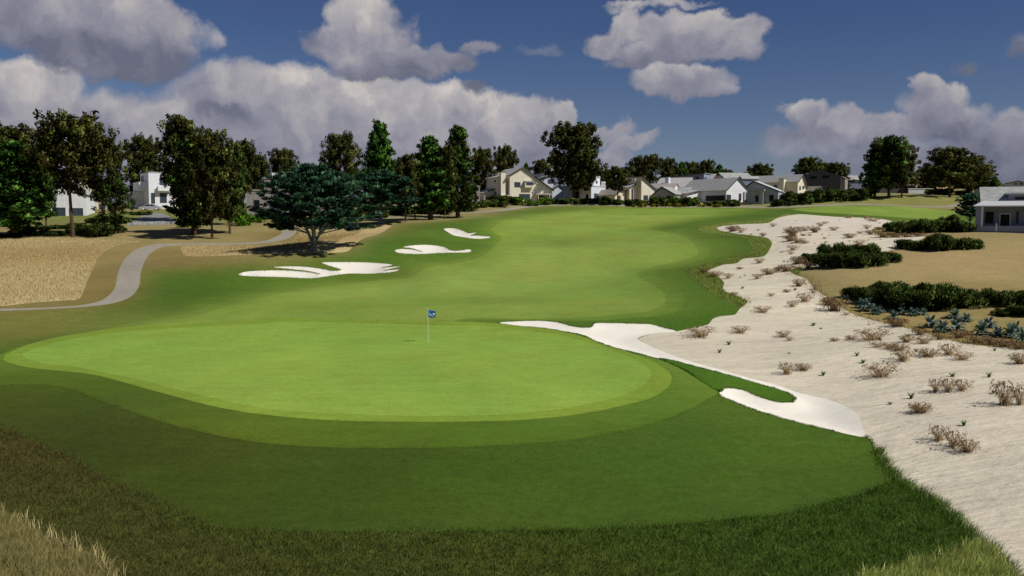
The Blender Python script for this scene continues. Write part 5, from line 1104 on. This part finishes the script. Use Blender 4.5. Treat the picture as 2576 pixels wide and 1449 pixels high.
h.gable(M_blue,M_roofg,0,42*k,0,9,z(453),z(453),z(441),5,.3,axis='x'); h.gable(M_blue,M_roofg,-32*k,0,1,8,z(474),z(474),z(464),5,.3,axis='x'); h.win('f',0,7*k,11*k,z(460),z(456),mat=M_glassd); h.win('f',0,23*k,27*k,z(462),z(456),mat=M_glassd); h.win('f',0,5*k,15*k,z(481),z(473),mat=M_glassd); h.rail(26*k,42*k,-.8,z(482),z(476),M_wtrim,.6); h.done()
h=House('pavilion','dark low pavilion with a small hipped roof behind the tall right-hand trees',2210,262,-5,cat='pavilion'); k=h.kx; z=h.zv
h.flat(M_dark,0,62*k,0,6,z(467),.3,rmat=M_roofb); h.gable(M_dark,M_roofg,64*k,82*k,-1,3,z(467),z(467),z(463),1,.7,axis='x'); h.done()
h=House('garden_wall','long white garden wall with a flat coping right of the tall trees',2282,258,-4,cat='wall',group=None); k=h.kx; z=h.zv
h.box(h.W,M_bluew,0,58*k,0,.6,-1.5,z(475.5)); h.box(h.W,M_wtrim,-.1,58*k+.1,-.1,.7,z(475.5)+.003,z(474)); h.done()
h=House('hill_house','pale house with a low gable below the distant hills at the right',2524,300,-20); k=h.kx; z=h.zv
h.gable(M_palegh,M_roofg,0,46*k,0,9,z(462),z(463),z(455.5),26*k,.3); h.win('f',0,18*k,24*k,z(465),z(461)); h.win('f',0,29*k,36*k,z(465.5),z(461)); h.done()
h=House('hill_house','low house with a pale metal roof beside the small conifer at the right',2496,262,14); k=h.kx; z=h.zv
h.gable(M_palegh,M_roofw,0,34*k,0,8,z(474),z(470),z(456),10*k,.3); h.win('f',0,4,6,z(480),z(473)); h.done()
# porch house, near right
h=House('porch_house','grey-blue clapboard cottage with a columned porch and a roof dormer at the right edge',2453,106,-24); k=h.kx; z=h.zv
Wd=13.0; wy=2.0; ze=z(520.5)
h.box(h.W,M_blueh,.6,Wd,wy,8.0,-1,ze+.25); h.gable(M_blueh,M_roofm,.75,Wd,1.6,8.1,z(509),z(509),z(471),4.85,.25,axis='x',base=ze+.26,fascia=False)
x1=.75; V=[(-.35,-.45,ze),(Wd+.3,-.45,ze),(Wd+.3,1.5,z(508.5)),(x1,1.5,z(508.5))]; V+=[(a_,b_,c_+.14) for a_,b_,c_ in V]
h._add(h.Rf,M_roofw,V,[(0,3,2,1),(4,5,6,7),(0,1,5,4),(1,2,6,5),(2,3,7,6),(3,0,4,7)])
h.box(h.W,M_blueh,3.4,Wd-.5,1.9,4.6,z(508),z(489)); h.box(h.Rf,M_roofw,3.1,Wd,1.5,4.9,z(489)+.003,z(485)); h.win('f',1.9,4.0,11,z(504.5),z(495),mat=M_glassd,fr=M_fascia)
h.part('porch_floor',M_blueh,-.05,Wd,.0,wy-.003,-1,.12); h.part('parapet',M_blueh,-.05,Wd,-.10,.02,.125,z(568))
h.part('porch_panel',M_blueh,-.05,.50,-.10,.10,z(568)+.003,ze-.003)
for xx in (.62,6.15): h.part('porch_column',M_wtrim,xx-.09,xx+.11,-.08,.12,z(568)+.003 if xx<1 else .13,ze-.003)
h.part('parapet_post',M_wtrim,2.05,2.2,-.14,-.103,.1,z(562))
h.win('f',wy,1.05,1.98,z(562),z(532),mat=M_glassd,fr=M_fascia); h.win('f',wy,2.55,3.7,.13,z(537),mat=M_glassd,name='door',fr=M_wtrim); h.win('f',wy,4.25,4.5,z(562),z(531),mat=M_glassd,fr=M_fascia); h.done()
# left side
h=House('white_modern_house','white board modern house with an overhanging upper floor, beyond the driveway',378,210,32); k=h.kx; z=h.zv; q=h.s/.53
h.flat(M_whitev,0,56*k,0,58*q,z(434),.1,thick=.15); h.part('overhang',M_whitev,-1.6,-.003,16*q,60*q,z(480),z(457.5)); h.part('overhang_roof',M_wtrim,-1.7,-.003,15.5*q,60.5*q,z(457.5)+.003,z(456.6)); h.part('side_wing',M_whitev,-3.5,-.003,40*q,62*q,-1.5,z(481))
h.win('l',0,34*q,50*q,z(456),z(441)); h.win('f',0,22*k,36*k,z(465),z(447)); h.win('f',0,4*k,12*k,z(512),z(485)); h.win('f',0,22*k,36*k,z(510),z(485)); h.part('balcony',M_whitev,17*k,42*k,-1.1,-.003,z(480),z(468)); h.rail(17*k,40*k,-1.05,z(468)+.003,z(461),M_frame,.8); h.win('f',0,44*k,54*k,z(465),z(447)); h.done()
h=House('white_gable_house','tall white board gable house with two big ground windows, behind the left pines',130,186,16); k=h.kx; z=h.zv
h.gable(M_whitev,M_roofg,0,80*k,0,10,z(440),z(489),z(436),9*k,.3); h.win('f',0,4*k,33*k,z(550),z(522)); h.win('f',0,41*k,72*k,z(550),z(523)); h.part('plinth',M_wtrim,-.2,80*k,-.4,-.003,-1,z(553)); h.gable(M_blue,M_roofg,-18*k,0,3,10,z(455),z(432),z(432),0,.2); h.done()
h=House('cream_cottage','cream board cottage with a dark door, seen between the left pines',216,210,18); k=h.kx; z=h.zv
h.gable(M_cream,M_roofb,0,58*k,0,8,z(503),z(512),z(498),12*k,.2); h.gable(M_cream,M_roofb,-40*k,20*k,7,15,z(460),z(470),z(445),-10*k,.3); h.win('f',0,10*k,21*k,z(531),z(508),mat=M_doorm,name='door'); h.win('f',0,31*k,46*k,z(530),z(512)); h.done()
h=House('board_house','weathered grey board house with a pale roof, behind the wide cypress',668,186,16); k=h.kx; z=h.zv
h.flat(M_wood,0,150*k,0,9,z(449),.2,rmat=M_roofw); h.flat(M_wood,-42*k,-.003,-2,7,z(481),.15,rmat=M_roofb); h.gable(M_wood,M_roofw,2,60*k,1,8,z(448),z(444),z(433),6,.4,axis='x',base=z(449)+.3)
h.win('f',0,2*k,28*k,z(472),z(464)); h.win('f',-2,-26*k,-12*k,z(532),z(503),mat=M_glassd); h.win('f',0,11*k,34*k,z(535),z(512)); h.win('f',0,100*k,125*k,z(500),z(480)); h.done()
h=House('pale_roof_house','house with a pale sloping metal roof above the wide cypress',748,232,18); k=h.kx; z=h.zv
h.gable(M_blue,M_roofw,0,72*k,0,9,z(440),z(440),z(416),5,.3,axis='x'); h.win('f',0,1,3,z(452),z(444)); h.done()
h=House('blue_gable_house','blue board house with a pale roof glimpsed left of the grey board house',604,236,20); k=h.kx; z=h.zv
h.gable(M_blue,M_roofw,0,46*k,0,8,z(448),z(448),z(432),12*k,.3); h.win('f',0,1,2.4,z(462),z(454)); h.done()
h=House('white_low_house','white house with a grey roof glimpsed behind the smaller cypress',958,226,18); k=h.kx; z=h.zv
h.gable(M_whiteh,M_roofg,0,58*k,0,8,z(470),z(470),z(446),5,.4,axis='x'); h.gable(M_whiteh,M_roofg,30*k,64*k,-3,0,z(506),z(506),z(494),47*k,.3); h.win('f',0,.8,2.6,z(500),z(486)); h.done()
# driveway stone edging
def drive_edge():
    a=G(322,567); b_=G(430,565); V=[];F=[]; n=60; rs=np.random.RandomState(9)
    for i in range(n+1):
        t=i/n; x=a.x+(b_.x-a.x)*t; y=a.y+(b_.y-a.y)*t; z0=float(gz(np.array([x]),np.array([y]))[0]); j=rs.uniform(-.05,.05)
        V+=[(x,y-.25+j,z0-.3),(x,y-.2+j,z0+.48+j),(x,y+.4,z0+.50+j*.5),(x,y+.45,z0-.3)]
    for i in range(n): 
        for q in range(3): F.append((4*i+q,4*i+q+1,4*i+4+q+1,4*i+4+q))
    m=plain('rubble_stone',(.23,.23,.23),.95,0,.5,3.0,.1); o=link('stone_edging',np_mesh('stone_edging',np.array(V),np.array(F),m,smooth=False)); tag(o,'low grey stone edging along the front of the driveway','edging')
drive_edge()
# cars
def car(u, Y, rot, paint, label):
    p=GY(u,Y); r=empty('parked_car',p,R(rot)); tag(r,label,'car','cars parked by the driveway')
    prof=[(-2.3,.35),(-2.32,.62),(-2.2,.82),(-1.35,.93),(-.75,1.38),(.15,1.45),(.95,1.36),(1.6,.98),(2.15,.92),(2.3,.72),(2.28,.35)]
    m=plain('car_paint_'+str(u),paint,.25,.35,0,3,.6); V=[];F=[];n=len(prof)
    for w,inset in ((-.88,0),(-.80,.0),(.80,.0),(.88,0)):
        for (x,z) in prof:
            k=1-.16*max(0,(z-.9)/.5); V.append((x*(1 if abs(w)>.85 else 1.0),w*k if z>.35 else w,z))
    for a in range(3):
        for i in range(n-1): F.append((a*n+i,a*n+i+1,(a+1)*n+i+1,(a+1)*n+i))
    me=bpy.data.meshes.new('body'); me.from_pydata(V,[],F+[tuple(range(n)),tuple(range(4*n-1,3*n-1,-1))]); me.materials.append(m); link('body',me,r)
    for sg in (-1,1):
        for xs in ([(-1.15,.98),(-.70,1.30),(.02,1.36),(.02,.98)],[(.10,.98),(.10,1.36),(.85,1.28),(1.3,1.0)]):
            V=[(x,sg*(.892-.14*max(0,(z-.9)/.5)),z) for x,z in xs]+[(x,sg*(.87-.14*max(0,(z-.9)/.5)),z) for x,z in xs]; me=bpy.data.meshes.new('side_window'); me.from_pydata(V,[],[(0,1,2,3),(7,6,5,4),(0,4,5,1),(1,5,6,2),(2,6,7,3),(3,7,4,0)]); me.materials.append(M_glassd); link('side_window',me,r)
        for x in (-1.4,1.42):
            vv,ff=tubes([[((x,sg*.72,.33),.31),((x,sg*.73,.33),.33),((x,sg*.89,.33),.33),((x,sg*.90,.33),.30)]],18); me=np_mesh('wheel',vv,ff,M_fascia); w=link('wheel',me,r)
            vv,ff=tubes([[((x,sg*.88,.33),.2),((x,sg*.915,.33),.2),((x,sg*.916,.33),.01)]],14); link('rim',np_mesh('rim',vv,ff,M_wtrim),w)
    for sg,x,mt,nm in ((-1,-2.31,M_wtrim,'headlight'),(1,-2.31,M_wtrim,'headlight')):
        vv,ff=tubes([[((x-.01,sg*.62,.66),.01),((x-.012,sg*.62,.66),.09),((x+.05,sg*.62,.66),.10)]],10); link(nm,np_mesh(nm,vv,ff,mt),r)
car(381,204,4,(.55,.58,.62),'silver sedan parked by the white modern house')
car(497,206,40,(.02,.03,.30),'blue car mostly hidden behind the forked conifer')
